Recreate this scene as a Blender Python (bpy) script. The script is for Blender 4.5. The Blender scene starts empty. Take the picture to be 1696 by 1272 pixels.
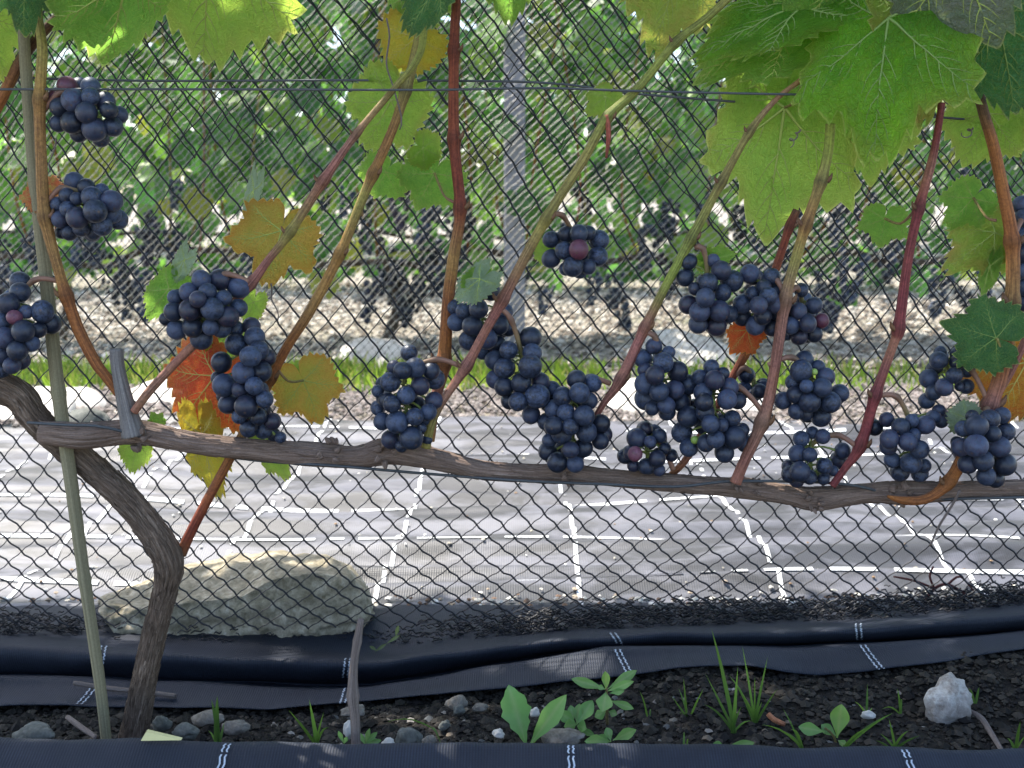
import bpy, math, random
import numpy as np
from mathutils import Vector, Matrix, noise

# ------------------------------------------------------------------ camera, sky, sun, exposure
random.seed(7)
rng = np.random.default_rng(7)
SC = bpy.context.scene
COL = SC.collection
FPX = 1818.0                      # focal length in photograph pixels
PITCH = math.radians(9.5)
CAM = Vector((0, 0, 0.46))
cd = bpy.data.cameras.new('camera')
cam = bpy.data.objects.new('camera', cd)
COL.objects.link(cam)
cam.location = CAM
cam.rotation_euler = (math.pi / 2 - PITCH, 0, 0)
cd.sensor_width = 36
cd.lens = 36 * FPX / 1696
cd.clip_start = 0.02
cd.clip_end = 400
cd.dof.use_dof = True
cd.dof.focus_distance = 0.90
cd.dof.aperture_fstop = 13
SC.camera = cam

SUN_EL = math.radians(60)
SUN_AZ = math.radians(57)         # to the left of the view direction, behind the net
sunv = Vector((-math.sin(SUN_AZ) * math.cos(SUN_EL), math.cos(SUN_AZ) * math.cos(SUN_EL), math.sin(SUN_EL)))
world = bpy.data.worlds.new('World')
SC.world = world
world.use_nodes = True
wn = world.node_tree.nodes
bg = wn.get('Background') or wn.new('ShaderNodeBackground')
sky = wn.new('ShaderNodeTexSky')
sky.sky_type = 'NISHITA'
sky.sun_disc = False
sky.sun_elevation = SUN_EL
sky.sun_rotation = -SUN_AZ
sky.air_density = 1.0
sky.dust_density = 2.0
world.node_tree.links.new(sky.outputs[0], bg.inputs[0])
bg.inputs[1].default_value = 0.15
sl = bpy.data.lights.new('sun', 'SUN')
sl.energy = 3.0
sl.angle = math.radians(0.53)
sl.color = (1.0, 0.95, 0.86)
sun = bpy.data.objects.new('sun', sl)
COL.objects.link(sun)
sun.location = (-3, 4, 6)
sun.rotation_euler = sunv.to_track_quat('Z', 'Y').to_euler()
SC.view_settings.view_transform = 'Standard'
SC.view_settings.look = 'None'
SC.view_settings.gamma = 1.0
SC.view_settings.use_curve_mapping = False
SC.view_settings.exposure = 1.80
SC.render.engine = 'CYCLES'
SC.cycles.max_bounces = 8
SC.cycles.diffuse_bounces = 4
SC.cycles.transparent_max_bounces = 8
SC.cycles.use_denoising = True
SC.cycles.pixel_filter_width = 1.7

# ------------------------------------------------------------------ helpers
SP, CP = math.sin(PITCH), math.cos(PITCH)


def P(px, py, Y):
    """world point seen at photograph pixel (px, py) standing at distance Y along the ground"""
    xc = (px - 848) / FPX
    yc = -(py - 636) / FPX
    dy = CP + yc * SP
    dz = -SP + yc * CP
    t = Y / dy
    return Vector((xc * t, Y, CAM.z + dz * t))


def pxm(Y):
    """metres for one photograph pixel at distance Y"""
    return Y / 0.97 / FPX


def link(o, parent=None):
    COL.objects.link(o)
    if parent is not None:
        o.parent = parent
    return o


def tag(o, label=None, cat=None, group=None, kind=None):
    if label:
        o['label'] = label
    if cat:
        o['category'] = cat
    if group:
        o['group'] = group
    if kind:
        o['kind'] = kind
    return o


def empty(name, loc, label=None, cat=None, group=None):
    o = bpy.data.objects.new(name, None)
    o.location = loc
    o.empty_display_size = 0.02
    COL.objects.link(o)
    return tag(o, label, cat, group)


def mesh(name, verts, faces, m=None, smooth=True):
    me = bpy.data.meshes.new(name)
    if isinstance(verts, np.ndarray):
        verts = verts.tolist()
    if isinstance(faces, np.ndarray):
        faces = faces.tolist()
    me.from_pydata(verts, [], faces)
    if m is not None:
        me.materials.append(m)
    if smooth:
        me.polygons.foreach_set('use_smooth', [True] * len(me.polygons))
    me.update()
    return me


def obj(name, me, parent=None, world_coords=True):
    """link one mesh object; with a parent, vertices given in world coordinates stay put"""
    o = bpy.data.objects.new(name, me)
    link(o, parent)
    if parent is not None and world_coords:
        p = parent
        off = Vector((0, 0, 0))
        while p is not None:
            off += p.location
            p = p.parent
        o.location = -off
    return o


def rebase(o, pt):
    """move the origin of a world-coordinate mesh object to pt"""
    pt = Vector(pt)
    o.data.transform(Matrix.Translation(-pt))
    o.location = o.location + pt
    return o


def attr_vec(me, name, data):
    a = me.attributes.new(name, 'FLOAT_VECTOR', 'POINT')
    a.data.foreach_set('vector', np.asarray(data, dtype=np.float32).ravel())


def attr_col(me, name, data):
    a = me.attributes.new(name, 'FLOAT_COLOR', 'POINT')
    d = np.asarray(data, dtype=np.float32)
    if d.shape[1] == 3:
        d = np.hstack([d, np.ones((len(d), 1), np.float32)])
    a.data.foreach_set('color', d.ravel())


def catmull(pts, step):
    """resample a polyline of equal-length tuples smoothly"""
    pts = [np.array(p, float) for p in pts]
    out = []
    n = len(pts)
    for i in range(n - 1):
        p0 = pts[max(i - 1, 0)]
        p1 = pts[i]
        p2 = pts[i + 1]
        p3 = pts[min(i + 2, n - 1)]
        L = np.linalg.norm(p2[:3] - p1[:3])
        k = max(1, int(math.ceil(L / step)))
        for j in range(k):
            t = j / k
            t2, t3 = t * t, t * t * t
            out.append(0.5 * ((2 * p1) + (-p0 + p2) * t + (2 * p0 - 5 * p1 + 4 * p2 - p3) * t2 + (-p0 + 3 * p1 - 3 * p2 + p3) * t3))
    out.append(pts[-1])
    return np.array(out)


class MB:
    """collects geometry with a vector attribute (tc) and a colour (col)"""

    def __init__(self):
        self.v, self.f, self.tc, self.c = [], [], [], []

    def tube(self, ctrl, sides=10, step=0.006, amp=0.0, rough=5.0, cols=None, cap=True, nodes=(), along=4.0, seed=0.0, flat=1.0):
        """ctrl: rows of x,y,z,r ; cols: rows of r,g,b per control point ; nodes: (control position, gain)"""
        ctrl = [tuple(c) for c in ctrl]
        if cols is None:
            cols = [(0.3, 0.3, 0.3)] * len(ctrl)
        full = [tuple(c) + tuple(k) for c, k in zip(ctrl, cols)]
        S = catmull(full, step)
        pts, rad, colr = S[:, :3], np.maximum(S[:, 3], 1e-5), np.clip(S[:, 4:7], 0, 1)
        d = np.zeros(len(pts))
        d[1:] = np.cumsum(np.linalg.norm(np.diff(pts, axis=0), axis=1))
        for nd in nodes:
            q = np.array(ctrl[nd[0]][:3])
            dist = np.linalg.norm(pts - q, axis=1)
            w = np.exp(-(dist / nd[2]) ** 2)
            rad = rad * (1 + nd[1] * w)
            colr = colr * (1 - 0.4 * w[:, None])
        T = np.gradient(pts, axis=0)
        T /= np.linalg.norm(T, axis=1)[:, None] + 1e-12
        a = np.array([0, 1.0, 0]) if abs(T[0][1]) < 0.9 else np.array([1.0, 0, 0])
        base = len(self.v)
        n = len(pts)
        for i in range(n):
            a = a - T[i] * np.dot(a, T[i])
            a /= np.linalg.norm(a) + 1e-12
            b = np.cross(T[i], a)
            for k in range(sides):
                g = 2 * math.pi * k / sides
                cg, sg = math.cos(g), math.sin(g)
                r = rad[i]
                if amp:
                    nz = noise.noise(Vector((cg * rough, sg * rough, d[i] * along * rough + seed)))
                    nz2 = noise.noise(Vector((cg * rough * 2.7, sg * rough * 2.7, d[i] * along * rough * 1.6 + seed + 9)))
                    r = r * (1 + amp * (nz - 0.4 * abs(nz2)))
                    lw = noise.noise(Vector((cg * 0.8, sg * 0.8, d[i] * 28 + seed)))
                    r *= 1 + amp * 0.8 * lw
                q = pts[i] + a * (cg * r) + b * (sg * r * flat)
                self.v.append((q[0], q[1], q[2]))
                self.tc.append((cg, sg, d[i]))
                self.c.append(colr[i])
        for i in range(n - 1):
            for k in range(sides):
                k2 = (k + 1) % sides
                self.f.append((base + i * sides + k, base + i * sides + k2, base + (i + 1) * sides + k2, base + (i + 1) * sides + k))
        if cap:
            self.f.append(tuple(base + k for k in range(sides))[::-1])
            self.f.append(tuple(base + (n - 1) * sides + k for k in range(sides)))
        return self

    def add(self, verts, faces, col=(0.3, 0.3, 0.3)):
        b = len(self.v)
        for q in verts:
            self.v.append(tuple(q))
            self.tc.append(tuple(q))
            self.c.append(np.array(col))
        for f in faces:
            self.f.append(tuple(b + i for i in f))
        return self

    def mesh(self, name, m, smooth=True):
        me = mesh(name, self.v, self.f, m, smooth)
        attr_vec(me, 'tc', self.tc)
        attr_col(me, 'col', np.array(self.c))
        return me

    def build(self, name, m, parent=None, smooth=True):
        return obj(name, self.mesh(name, m, smooth), parent)


# ------------------------------------------------------------------ materials
class NT:
    def __init__(self, name):
        self.m = bpy.data.materials.new(name)
        self.m.use_nodes = True
        self.n = self.m.node_tree.nodes
        self.l = self.m.node_tree.links
        self.n.clear()
        self.out = self.n.new('ShaderNodeOutputMaterial')

    def new(self, t, **kw):
        x = self.n.new(t)
        for k, v in kw.items():
            setattr(x, k, v)
        return x

    def set(self, node, idx, val):
        s = node.inputs[idx]
        if isinstance(val, bpy.types.NodeSocket):
            self.l.new(val, s)
        elif isinstance(val, (tuple, list)) and len(val) == 3 and s.type == 'RGBA':
            s.default_value = (*val, 1)
        else:
            s.default_value = val

    def attr(self, name, what='Vector'):
        return self.new('ShaderNodeAttribute', attribute_name=name).outputs[what]

    def coord(self, what='Object'):
        return self.new('ShaderNodeTexCoord').outputs[what]

    def mapping(self, v, scale=(1, 1, 1), loc=(0, 0, 0)):
        x = self.new('ShaderNodeMapping')
        self.set(x, 0, v)
        x.inputs['Scale'].default_value = scale
        x.inputs['Location'].default_value = loc
        return x.outputs[0]

    def noise(self, v, scale=5, detail=4, rough=0.6, dist=0.0):
        x = self.new('ShaderNodeTexNoise')
        if v is not None:
            self.set(x, 'Vector', v)
        x.inputs['Scale'].default_value = scale
        x.inputs['Detail'].default_value = detail
        x.inputs['Roughness'].default_value = rough
        x.inputs['Distortion'].default_value = dist
        return x.outputs[0]

    def voronoi(self, v, scale=5, feature='F1', out='Distance'):
        x = self.new('ShaderNodeTexVoronoi', feature=feature)
        self.set(x, 'Vector', v)
        x.inputs['Scale'].default_value = scale
        return x.outputs[out]

    def ramp(self, f, stops):
        x = self.new('ShaderNodeValToRGB')
        self.set(x, 0, f)
        e = x.color_ramp.elements
        while len(e) < len(stops):
            e.new(0.5)
        for i, (p, c) in enumerate(stops):
            e[i].position = p
            if not isinstance(c, (tuple, list)):
                c = (c, c, c)
            e[i].color = (*c, 1)
        return x.outputs[0]

    def mix(self, f, a, b, mode='MIX'):
        x = self.new('ShaderNodeMix', data_type='RGBA', blend_type=mode)
        self.set(x, 0, f)
        self.set(x, 6, a)
        self.set(x, 7, b)
        return x.outputs[2]

    def math(self, op, a, b=0.0, clamp=False):
        x = self.new('ShaderNodeMath', operation=op, use_clamp=clamp)
        self.set(x, 0, a)
        self.set(x, 1, b)
        return x.outputs[0]

    def bump(self, h, strength=0.4, dist=0.002):
        x = self.new('ShaderNodeBump')
        self.set(x, 'Height', h)
        x.inputs['Strength'].default_value = strength
        x.inputs['Distance'].default_value = dist
        return x.outputs[0]

    def principled(self, base, rough=0.7, spec=0.4, normal=None, **kw):
        x = self.new('ShaderNodeBsdfPrincipled')
        self.set(x, 'Base Color', base)
        self.set(x, 'Roughness', rough)
        x.inputs['Specular IOR Level'].default_value = spec
        if normal is not None:
            self.set(x, 'Normal', normal)
        for k, v in kw.items():
            self.set(x, k, v)
        return x.outputs[0]

    def done(self, shader):
        self.l.new(shader, self.out.inputs[0])
        return self.m


def m_bark(name, dark, mid, light, grain=5.0, along=4.0, strength=0.8):
    t = NT(name)
    v = t.mapping(t.attr('tc'), (1, 1, along))
    n1 = t.noise(v, grain, 6, 0.65, 0.3)
    n2 = t.noise(t.mapping(t.attr('tc'), (1, 1, along * 6)), 3, 4, 0.6)
    n3 = t.noise(t.coord(), 700, 3, 0.7)
    c = t.ramp(n1, [(0.30, dark), (0.5, mid), (0.72, light)])
    c = t.mix(t.ramp(n2, [(0.35, 0), (0.7, 0.6)]), c, mid)
    c = t.mix(0.35, c, t.ramp(n3, [(0.3, 0.25), (0.7, 1.0)]), 'MULTIPLY')
    h = t.math('ADD', n1, t.math('MULTIPLY', n3, 0.25))
    return t.done(t.principled(c, 0.85, 0.25, t.bump(h, strength, 0.004)))


def m_cane():
    t = NT('cane_skin')
    col = t.attr('col', 'Color')
    v = t.mapping(t.attr('tc'), (1, 1, 5))
    n1 = t.noise(v, 4.5, 6, 0.7, 0.15)
    n2 = t.noise(t.coord(), 420, 3, 0.7)
    n3 = t.noise(t.coord(), 35, 3, 0.6)
    c = t.mix(t.ramp(n1, [(0.42, 0.0), (0.58, 0.85)]), col, t.mix(1.0, col, (0.36, 0.30, 0.28), 'MULTIPLY'))
    c = t.mix(t.ramp(n3, [(0.45, 0.0), (0.7, 0.45)]), c, t.mix(1.0, col, (1.25, 1.3, 0.9), 'MULTIPLY'))
    c = t.mix(0.45, c, t.ramp(n2, [(0.35, 0.25), (0.62, 1.1)]), 'MULTIPLY')
    return t.done(t.principled(c, 0.62, 0.3, t.bump(t.math('ADD', n1, t.math('MULTIPLY', n2, 0.4)), 0.6, 0.0015)))


def m_leaf(name, a, b, spot, edge, trans=0.42, gloss=0.45, spots=0.12, edge_amt=0.5):
    """leaf blade: two mottled colours, blotches, a differently coloured margin, light coming through"""
    t = NT(name)
    lp = t.attr('lp')                       # x, y on the blade, s = 0 centre .. 1 rim
    rnd = t.new('ShaderNodeObjectInfo').outputs['Random']
    off = t.new('ShaderNodeVectorMath', operation='ADD')
    t.set(off, 0, lp)
    cmb = t.new('ShaderNodeCombineXYZ')
    t.set(cmb, 2, t.math('MULTIPLY', rnd, 40))
    t.l.new(cmb.outputs[0], off.inputs[1])
    v = off.outputs[0]
    n1 = t.noise(v, 3.2, 5, 0.62, 0.4)
    n2 = t.noise(v, 26, 4, 0.7)
    n3 = t.noise(v, 85, 2, 0.6)
    c = t.mix(t.ramp(n1, [(0.36, 0.0), (0.64, 1.0)]), a, b)
    c = t.mix(t.ramp(n2, [(0.60, 0.0), (0.60 + spots + 0.02, 0.75)]), c, spot)
    sep = t.new('ShaderNodeSeparateXYZ')
    t.set(sep, 0, lp)
    e = t.math('MULTIPLY', t.math('POWER', sep.outputs[2], 5.0), t.ramp(n1, [(0.35, 1.0), (0.65, 0.1)]))
    c = t.mix(t.math('MULTIPLY', e, edge_amt), c, edge)
    c = t.mix(t.ramp(sep.outputs[2], [(0.975, 0.0), (0.992, 0.5)]), c, (0.46, 0.48, 0.16))
    c = t.mix(0.22, c, t.ramp(n3, [(0.3, 0.35), (0.7, 1.1)]), 'MULTIPLY')
    vein = t.voronoi(v, 15, 'DISTANCE_TO_EDGE')
    vm = t.ramp(vein, [(0.0, 1.0), (0.06, 0.0)])
    c = t.mix(t.math('MULTIPLY', vm, 0.22), c, (0.42, 0.46, 0.12))
    n4 = t.noise(v, 10, 3, 0.5)
    h = t.math('ADD', t.math('MULTIPLY', vm, -0.6), t.math('ADD', t.math('MULTIPLY', n2, 0.8), t.math('MULTIPLY', n4, 2.0)))
    nrm = t.bump(h, 0.75, 0.0045)
    p = t.principled(c, gloss, 0.4, nrm)
    tr = t.new('ShaderNodeBsdfTranslucent')
    hs = t.new('ShaderNodeHueSaturation')
    hs.inputs['Saturation'].default_value = 1.05
    hs.inputs['Value'].default_value = 2.5
    t.set(hs, 'Color', c)
    t.set(tr, 0, hs.outputs[0])
    t.set(tr, 1, nrm)
    ms = t.new('ShaderNodeMixShader')
    ms.inputs[0].default_value = trans
    t.l.new(p, ms.inputs[1])
    t.l.new(tr.outputs[0], ms.inputs[2])
    return t.done(ms.outputs[0])


def m_plain_leaf(name, stops, trans=0.4, value=1.6):
    """low-detail foliage: colour by a per-leaf random stored in col.r"""
    t = NT(name)
    rn = t.attr('col', 'Fac')
    c = t.ramp(rn, stops)
    n = t.noise(t.coord(), 30, 3, 0.6)
    c = t.mix(0.35, c, t.ramp(n, [(0.3, 0.4), (0.7, 1.2)]), 'MULTIPLY')
    p = t.principled(c, 0.45, 0.4)
    tr = t.new('ShaderNodeBsdfTranslucent')
    hs = t.new('ShaderNodeHueSaturation')
    hs.inputs['Saturation'].default_value = 1.1
    hs.inputs['Value'].default_value = value
    t.set(hs, 'Color', c)
    t.set(tr, 0, hs.outputs[0])
    ms = t.new('ShaderNodeMixShader')
    ms.inputs[0].default_value = trans
    t.l.new(p, ms.inputs[1])
    t.l.new(tr.outputs[0], ms.inputs[2])
    return t.done(ms.outputs[0])


def m_berry(name, skin, bloom, amount=1.0):
    t = NT(name)
    oc = t.coord()
    rnd = t.new('ShaderNodeObjectInfo').outputs['Random']
    off = t.new('ShaderNodeVectorMath', operation='ADD')
    t.set(off, 0, oc)
    cmb = t.new('ShaderNodeCombineXYZ')
    t.set(cmb, 0, t.math('MULTIPLY', rnd, 60))
    t.set(cmb, 1, t.math('MULTIPLY', rnd, 23))
    t.l.new(cmb.outputs[0], off.inputs[1])
    v = off.outputs[0]
    n1 = t.noise(v, 1.4, 5, 0.65, 0.6)
    n2 = t.noise(v, 12, 3, 0.7)
    n3 = t.noise(v, 4.5, 4, 0.6)
    f = t.ramp(n1, [(0.28, 0.15 * amount), (0.5, 0.75 * amount), (0.7, 1.0 * amount)])
    f = t.math('MULTIPLY', f, t.ramp(t.math('ADD', n3, t.math('MULTIPLY', rnd, 0.25)), [(0.42, 0.25), (0.60, 1.0)]))
    r2 = t.math('FRACT', t.math('MULTIPLY', rnd, 17.3))
    f = t.math('MULTIPLY', f, t.math('ADD', t.math('MULTIPLY', r2, 0.95), 0.25))
    c = t.mix(f, skin, bloom)
    warm = t.math('MULTIPLY', t.ramp(rnd, [(0.66, 0.0), (0.9, 0.6)]), t.ramp(n3, [(0.45, 0.0), (0.7, 1.0)]))
    c = t.mix(warm, c, (0.055, 0.022, 0.045))
    c = t.mix(t.ramp(n2, [(0.66, 0.0), (0.74, 0.4)]), c, skin)
    sep = t.new('ShaderNodeSeparateXYZ')
    t.set(sep, 0, oc)
    scar = t.ramp(t.math('MULTIPLY', sep.outputs[2], -1.0), [(0.982, 0.0), (0.992, 1.0)])
    c = t.mix(t.math('MULTIPLY', scar, 0.7), c, (0.10, 0.065, 0.045))
    rough = t.math('ADD', 0.34, t.math('MULTIPLY', f, 0.24))
    return t.done(t.principled(c, rough, 0.45, t.bump(t.math('ADD', n2, n3), 0.05, 0.02)))


def m_fabric(name, base, light, dust_shade, rough=0.55, dust_shade_lo=0.5, pitch=0.0022, spec=0.5):
    """woven ground-cover cloth: fine ribs, dust or painted wrinkle shade and pale flecks"""
    t = NT(name)
    tc = t.attr('tc')                       # metres along x, metres along the cloth
    sep = t.new('ShaderNodeSeparateXYZ')
    t.set(sep, 0, tc)
    wx = t.math('SINE', t.math('MULTIPLY', sep.outputs[0], 2 * math.pi / pitch))
    wy = t.math('SINE', t.math('MULTIPLY', sep.outputs[1], 2 * math.pi / (pitch * 0.6)))
    n1 = t.noise(tc, 14, 5, 0.65)
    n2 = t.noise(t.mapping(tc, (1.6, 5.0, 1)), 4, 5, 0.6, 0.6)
    n3 = t.noise(tc, 260, 2, 0.6)
    rib = t.math('ADD', t.math('MULTIPLY', wx, 0.35), 0.5)
    amp = t.ramp(n1, [(0.35, 0.25), (0.65, 1.0)])
    c = t.mix(t.math('MULTIPLY', rib, amp), base, light)
    c = t.mix(t.ramp(n2, [(dust_shade_lo - 0.07, 0.0), (dust_shade_lo + 0.07, 0.9)]), c, dust_shade)  # on the ground sheet these streaks are wrinkle shade put into the colour
    c = t.mix(t.ramp(n3, [(0.70, 0.0), (0.78, 0.7)]), c, light)
    h = t.math('ADD', t.math('MULTIPLY', wx, 0.5), t.math('ADD', t.math('MULTIPLY', wy, 0.3), n1))
    return t.done(t.principled(c, rough, spec, t.bump(h, 0.35, 0.0006)))


def m_stone(name, a, b, c3, scale=60, dark=0.55):
    t = NT(name)
    oc = t.coord()
    n1 = t.noise(oc, scale, 6, 0.68, 0.3)
    n2 = t.noise(oc, scale * 4.5, 4, 0.7)
    n3 = t.noise(oc, scale * 0.35, 3, 0.6)
    c = t.ramp(n1, [(0.32, a), (0.52, b), (0.70, c3)])
    c = t.mix(t.ramp(n3, [(0.4, 0.0), (0.62, 0.6)]), c, a)
    c = t.mix(0.5, c, t.ramp(n2, [(0.3, dark), (0.65, 1.15)]), 'MULTIPLY')
    return t.done(t.principled(c, 0.85, 0.3, t.bump(t.math('ADD', n1, t.math('MULTIPLY', n2, 0.5)), 0.6, 0.004)))


def m_simple(name, col, rough=0.6, spec=0.4, var=0.3, scale=60, metallic=0.0):
    t = NT(name)
    n = t.noise(t.coord(), scale, 4, 0.65)
    c = t.mix(var, col, t.ramp(n, [(0.3, 0.3), (0.7, 1.2)]), 'MULTIPLY')
    return t.done(t.principled(c, rough, spec, t.bump(n, 0.15, 0.001), Metallic=metallic))


def m_attr(name, rough=0.8, spec=0.3, var=0.35, scale=80, trans=0.0):
    """colour from the col attribute with noise on top"""
    t = NT(name)
    col = t.attr('col', 'Color')
    n = t.noise(t.coord(), scale, 4, 0.65)
    c = t.mix(var, col, t.ramp(n, [(0.3, 0.35), (0.7, 1.15)]), 'MULTIPLY')
    p = t.principled(c, rough, spec, t.bump(n, 0.3, 0.002))
    if trans <= 0:
        return t.done(p)
    tr = t.new('ShaderNodeBsdfTranslucent')
    hs = t.new('ShaderNodeHueSaturation')
    hs.inputs['Value'].default_value = 1.6
    t.set(hs, 'Color', c)
    t.set(tr, 0, hs.outputs[0])
    ms = t.new('ShaderNodeMixShader')
    ms.inputs[0].default_value = trans
    t.l.new(p, ms.inputs[1])
    t.l.new(tr.outputs[0], ms.inputs[2])
    return t.done(ms.outputs[0])


def m_soil():
    t = NT('soil')
    oc = t.coord()
    n1 = t.noise(oc, 70, 6, 0.7)
    n2 = t.noise(oc, 400, 4, 0.7)
    n3 = t.noise(oc, 9, 3, 0.6)
    c = t.ramp(n1, [(0.3, (0.007, 0.006, 0.006)), (0.55, (0.020, 0.017, 0.014)), (0.75, (0.05, 0.042, 0.034))])
    c = t.mix(t.ramp(n3, [(0.4, 0.0), (0.65, 0.4)]), c, (0.035, 0.03, 0.022))
    c = t.mix(t.ramp(n2, [(0.66, 0.0), (0.74, 0.8)]), c, (0.14, 0.125, 0.105))
    return t.done(t.principled(c, 0.9, 0.2, t.bump(t.math('ADD', n1, t.math('MULTIPLY', n2, 0.6)), 0.9, 0.006)))


def m_ground():
    t = NT('dry_ground')
    oc = t.coord()
    n1 = t.noise(oc, 1.3, 5, 0.65, 0.3)
    n2 = t.noise(oc, 45, 5, 0.7)
    n3 = t.noise(oc, 12, 4, 0.65)
    c = t.ramp(n2, [(0.30, (0.10, 0.085, 0.07)), (0.5, (0.32, 0.28, 0.235)), (0.72, (0.54, 0.49, 0.42))])
    c = t.mix(t.ramp(n1, [(0.48, 0.0), (0.66, 0.5)]), c, (0.10, 0.12, 0.045))
    c = t.mix(t.ramp(n3, [(0.55, 0.0), (0.7, 0.5)]), c, (0.12, 0.095, 0.075))
    return t.done(t.principled(c, 0.9, 0.2, t.bump(t.math('ADD', n2, n3), 0.8, 0.02)))


M_TRUNK = m_bark('trunk_bark', (0.036, 0.023, 0.016), (0.205, 0.142, 0.10), (0.52, 0.405, 0.31), 4.5, 12.0, 1.0)
M_CORDON = m_bark('cordon_bark', (0.06, 0.040, 0.031), (0.25, 0.175, 0.135), (0.46, 0.355, 0.295), 4.2, 5.5, 0.7)
M_SPUR = m_bark('dead_spur_bark', (0.07, 0.063, 0.058), (0.23, 0.21, 0.195), (0.42, 0.39, 0.36), 5, 3.0, 0.7)
M_STICK = m_bark('dry_stick', (0.06, 0.045, 0.038), (0.19, 0.15, 0.13), (0.34, 0.285, 0.25), 4, 4.0, 0.4)
M_BAMBOO = m_bark('bamboo_skin', (0.12, 0.105, 0.06), (0.25, 0.22, 0.13), (0.36, 0.315, 0.20), 3, 0.9, 0.2)
M_CANE = m_cane()
M_VEIN_G = m_simple('leaf_vein_pale_green', (0.34, 0.42, 0.10), 0.5, 0.3, 0.15)
M_VEIN_Y = m_simple('leaf_vein_yellow', (0.55, 0.46, 0.12), 0.5, 0.3, 0.15)
M_VEIN_D = m_simple('leaf_vein_green', (0.17, 0.26, 0.06), 0.5, 0.3, 0.15)
LEAFM = {
    'green': (m_leaf('leaf_green', (0.115, 0.255, 0.045), (0.17, 0.32, 0.055), (0.21, 0.30, 0.06), (0.28, 0.29, 0.07), 0.54), M_VEIN_G),
    'gloss': (m_leaf('leaf_glossy_green', (0.095, 0.255, 0.022), (0.16, 0.34, 0.032), (0.25, 0.33, 0.05), (0.34, 0.29, 0.07), 0.6, 0.34, 0.14), M_VEIN_D),
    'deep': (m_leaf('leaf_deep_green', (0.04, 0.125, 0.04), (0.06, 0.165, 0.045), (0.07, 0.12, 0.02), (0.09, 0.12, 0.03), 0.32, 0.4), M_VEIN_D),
    'lime': (m_leaf('leaf_yellow_green', (0.185, 0.315, 0.055), (0.245, 0.36, 0.065), (0.29, 0.29, 0.06), (0.38, 0.25, 0.08), 0.58), M_VEIN_G),
    'olive': (m_leaf('leaf_olive_tinged', (0.235, 0.275, 0.055), (0.21, 0.31, 0.055), (0.29, 0.20, 0.06), (0.36, 0.21, 0.08), 0.53, 0.5, 0.05, 0.7), M_VEIN_G),
    'ochre': (m_leaf('leaf_ochre', (0.29, 0.26, 0.05), (0.36, 0.24, 0.055), (0.30, 0.10, 0.025), (0.42, 0.12, 0.03), 0.45, 0.5, 0.06, 0.8), M_VEIN_G),
    'red': (m_leaf('leaf_red_orange', (0.46, 0.065, 0.04), (0.50, 0.115, 0.045), (0.22, 0.025, 0.02), (0.52, 0.20, 0.05), 0.45, 0.5, 0.05, 0.8), M_VEIN_Y),
    'amber': (m_leaf('leaf_amber_brown', (0.42, 0.21, 0.035), (0.36, 0.11, 0.03), (0.22, 0.05, 0.025), (0.25, 0.07, 0.03), 0.42, 0.5, 0.05, 0.9), M_VEIN_Y),
    'yellow': (m_leaf('leaf_yellow', (0.42, 0.34, 0.045), (0.34, 0.32, 0.045), (0.40, 0.17, 0.03), (0.34, 0.13, 0.03), 0.45, 0.5, 0.08, 0.6), M_VEIN_Y),
    'silver': (m_leaf('leaf_bronze_grey', (0.16, 0.17, 0.13), (0.13, 0.19, 0.10), (0.18, 0.13, 0.12), (0.14, 0.19, 0.07), 0.28, 0.5, 0.08), M_VEIN_G),
    'pale': (m_leaf('leaf_pale_underside', (0.24, 0.33, 0.20), (0.30, 0.38, 0.26), (0.18, 0.26, 0.12), (0.24, 0.31, 0.15), 0.35, 0.6), M_VEIN_G),
    'pink': (m_leaf('leaf_pink_red', (0.48, 0.11, 0.07), (0.42, 0.27, 0.10), (0.40, 0.05, 0.05), (0.50, 0.09, 0.07), 0.45), M_VEIN_Y),
}
M_BERRY = m_berry('berry_blue_black', (0.006, 0.007, 0.012), (0.052, 0.074, 0.132))
M_BERRY_R = m_berry('berry_ripening_red', (0.075, 0.016, 0.028), (0.19, 0.075, 0.11), 0.8)
M_BERRY_G = m_berry('berry_unripe_green', (0.20, 0.30, 0.05), (0.34, 0.46, 0.12), 0.7)
M_STEM = m_attr('cluster_stem', 0.55, 0.35, 0.3, 200)
M_CLOTH = m_fabric('black_weed_cloth', (0.007, 0.009, 0.016), (0.026, 0.034, 0.054), (0.014, 0.018, 0.028), 0.62, 0.55, 0.0022, 0.3)
M_SHEET = m_fabric('sunlit_ground_sheet', (0.112, 0.112, 0.130), (0.17, 0.17, 0.192), (0.038, 0.038, 0.040), 0.5, 0.49, 0.003, 0.5)  # brighter copy of the weed cloth: sun sheen and wrinkle shade painted in
M_LINE = m_simple('white_marker_thread', (0.80, 0.81, 0.82), 0.6, 0.3, 0.1, 300)
M_LINE_B = m_simple('bluish_marker_thread', (0.42, 0.47, 0.54), 0.6, 0.3, 0.25, 500)
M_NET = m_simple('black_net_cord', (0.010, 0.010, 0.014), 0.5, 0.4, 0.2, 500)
M_NETFAR = m_simple('sunlit_net_cord', (0.26, 0.245, 0.21), 0.5, 0.5, 0.3, 500)  # same net as the near one, its sunlight painted in as a pale colour
M_WIRE = m_simple('trellis_wire_steel', (0.075, 0.08, 0.085), 0.5, 0.4, 0.3, 300, 0.2)
M_SOIL = m_soil()
M_GROUND = m_ground()
M_BOULDER = m_stone('mossy_sandstone', (0.17, 0.145, 0.09), (0.40, 0.345, 0.25), (0.62, 0.55, 0.43), 110, 0.6)
M_QUARTZ = m_stone('white_quartz', (0.20, 0.16, 0.13), (0.52, 0.485, 0.44), (0.72, 0.70, 0.66), 75)
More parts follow.
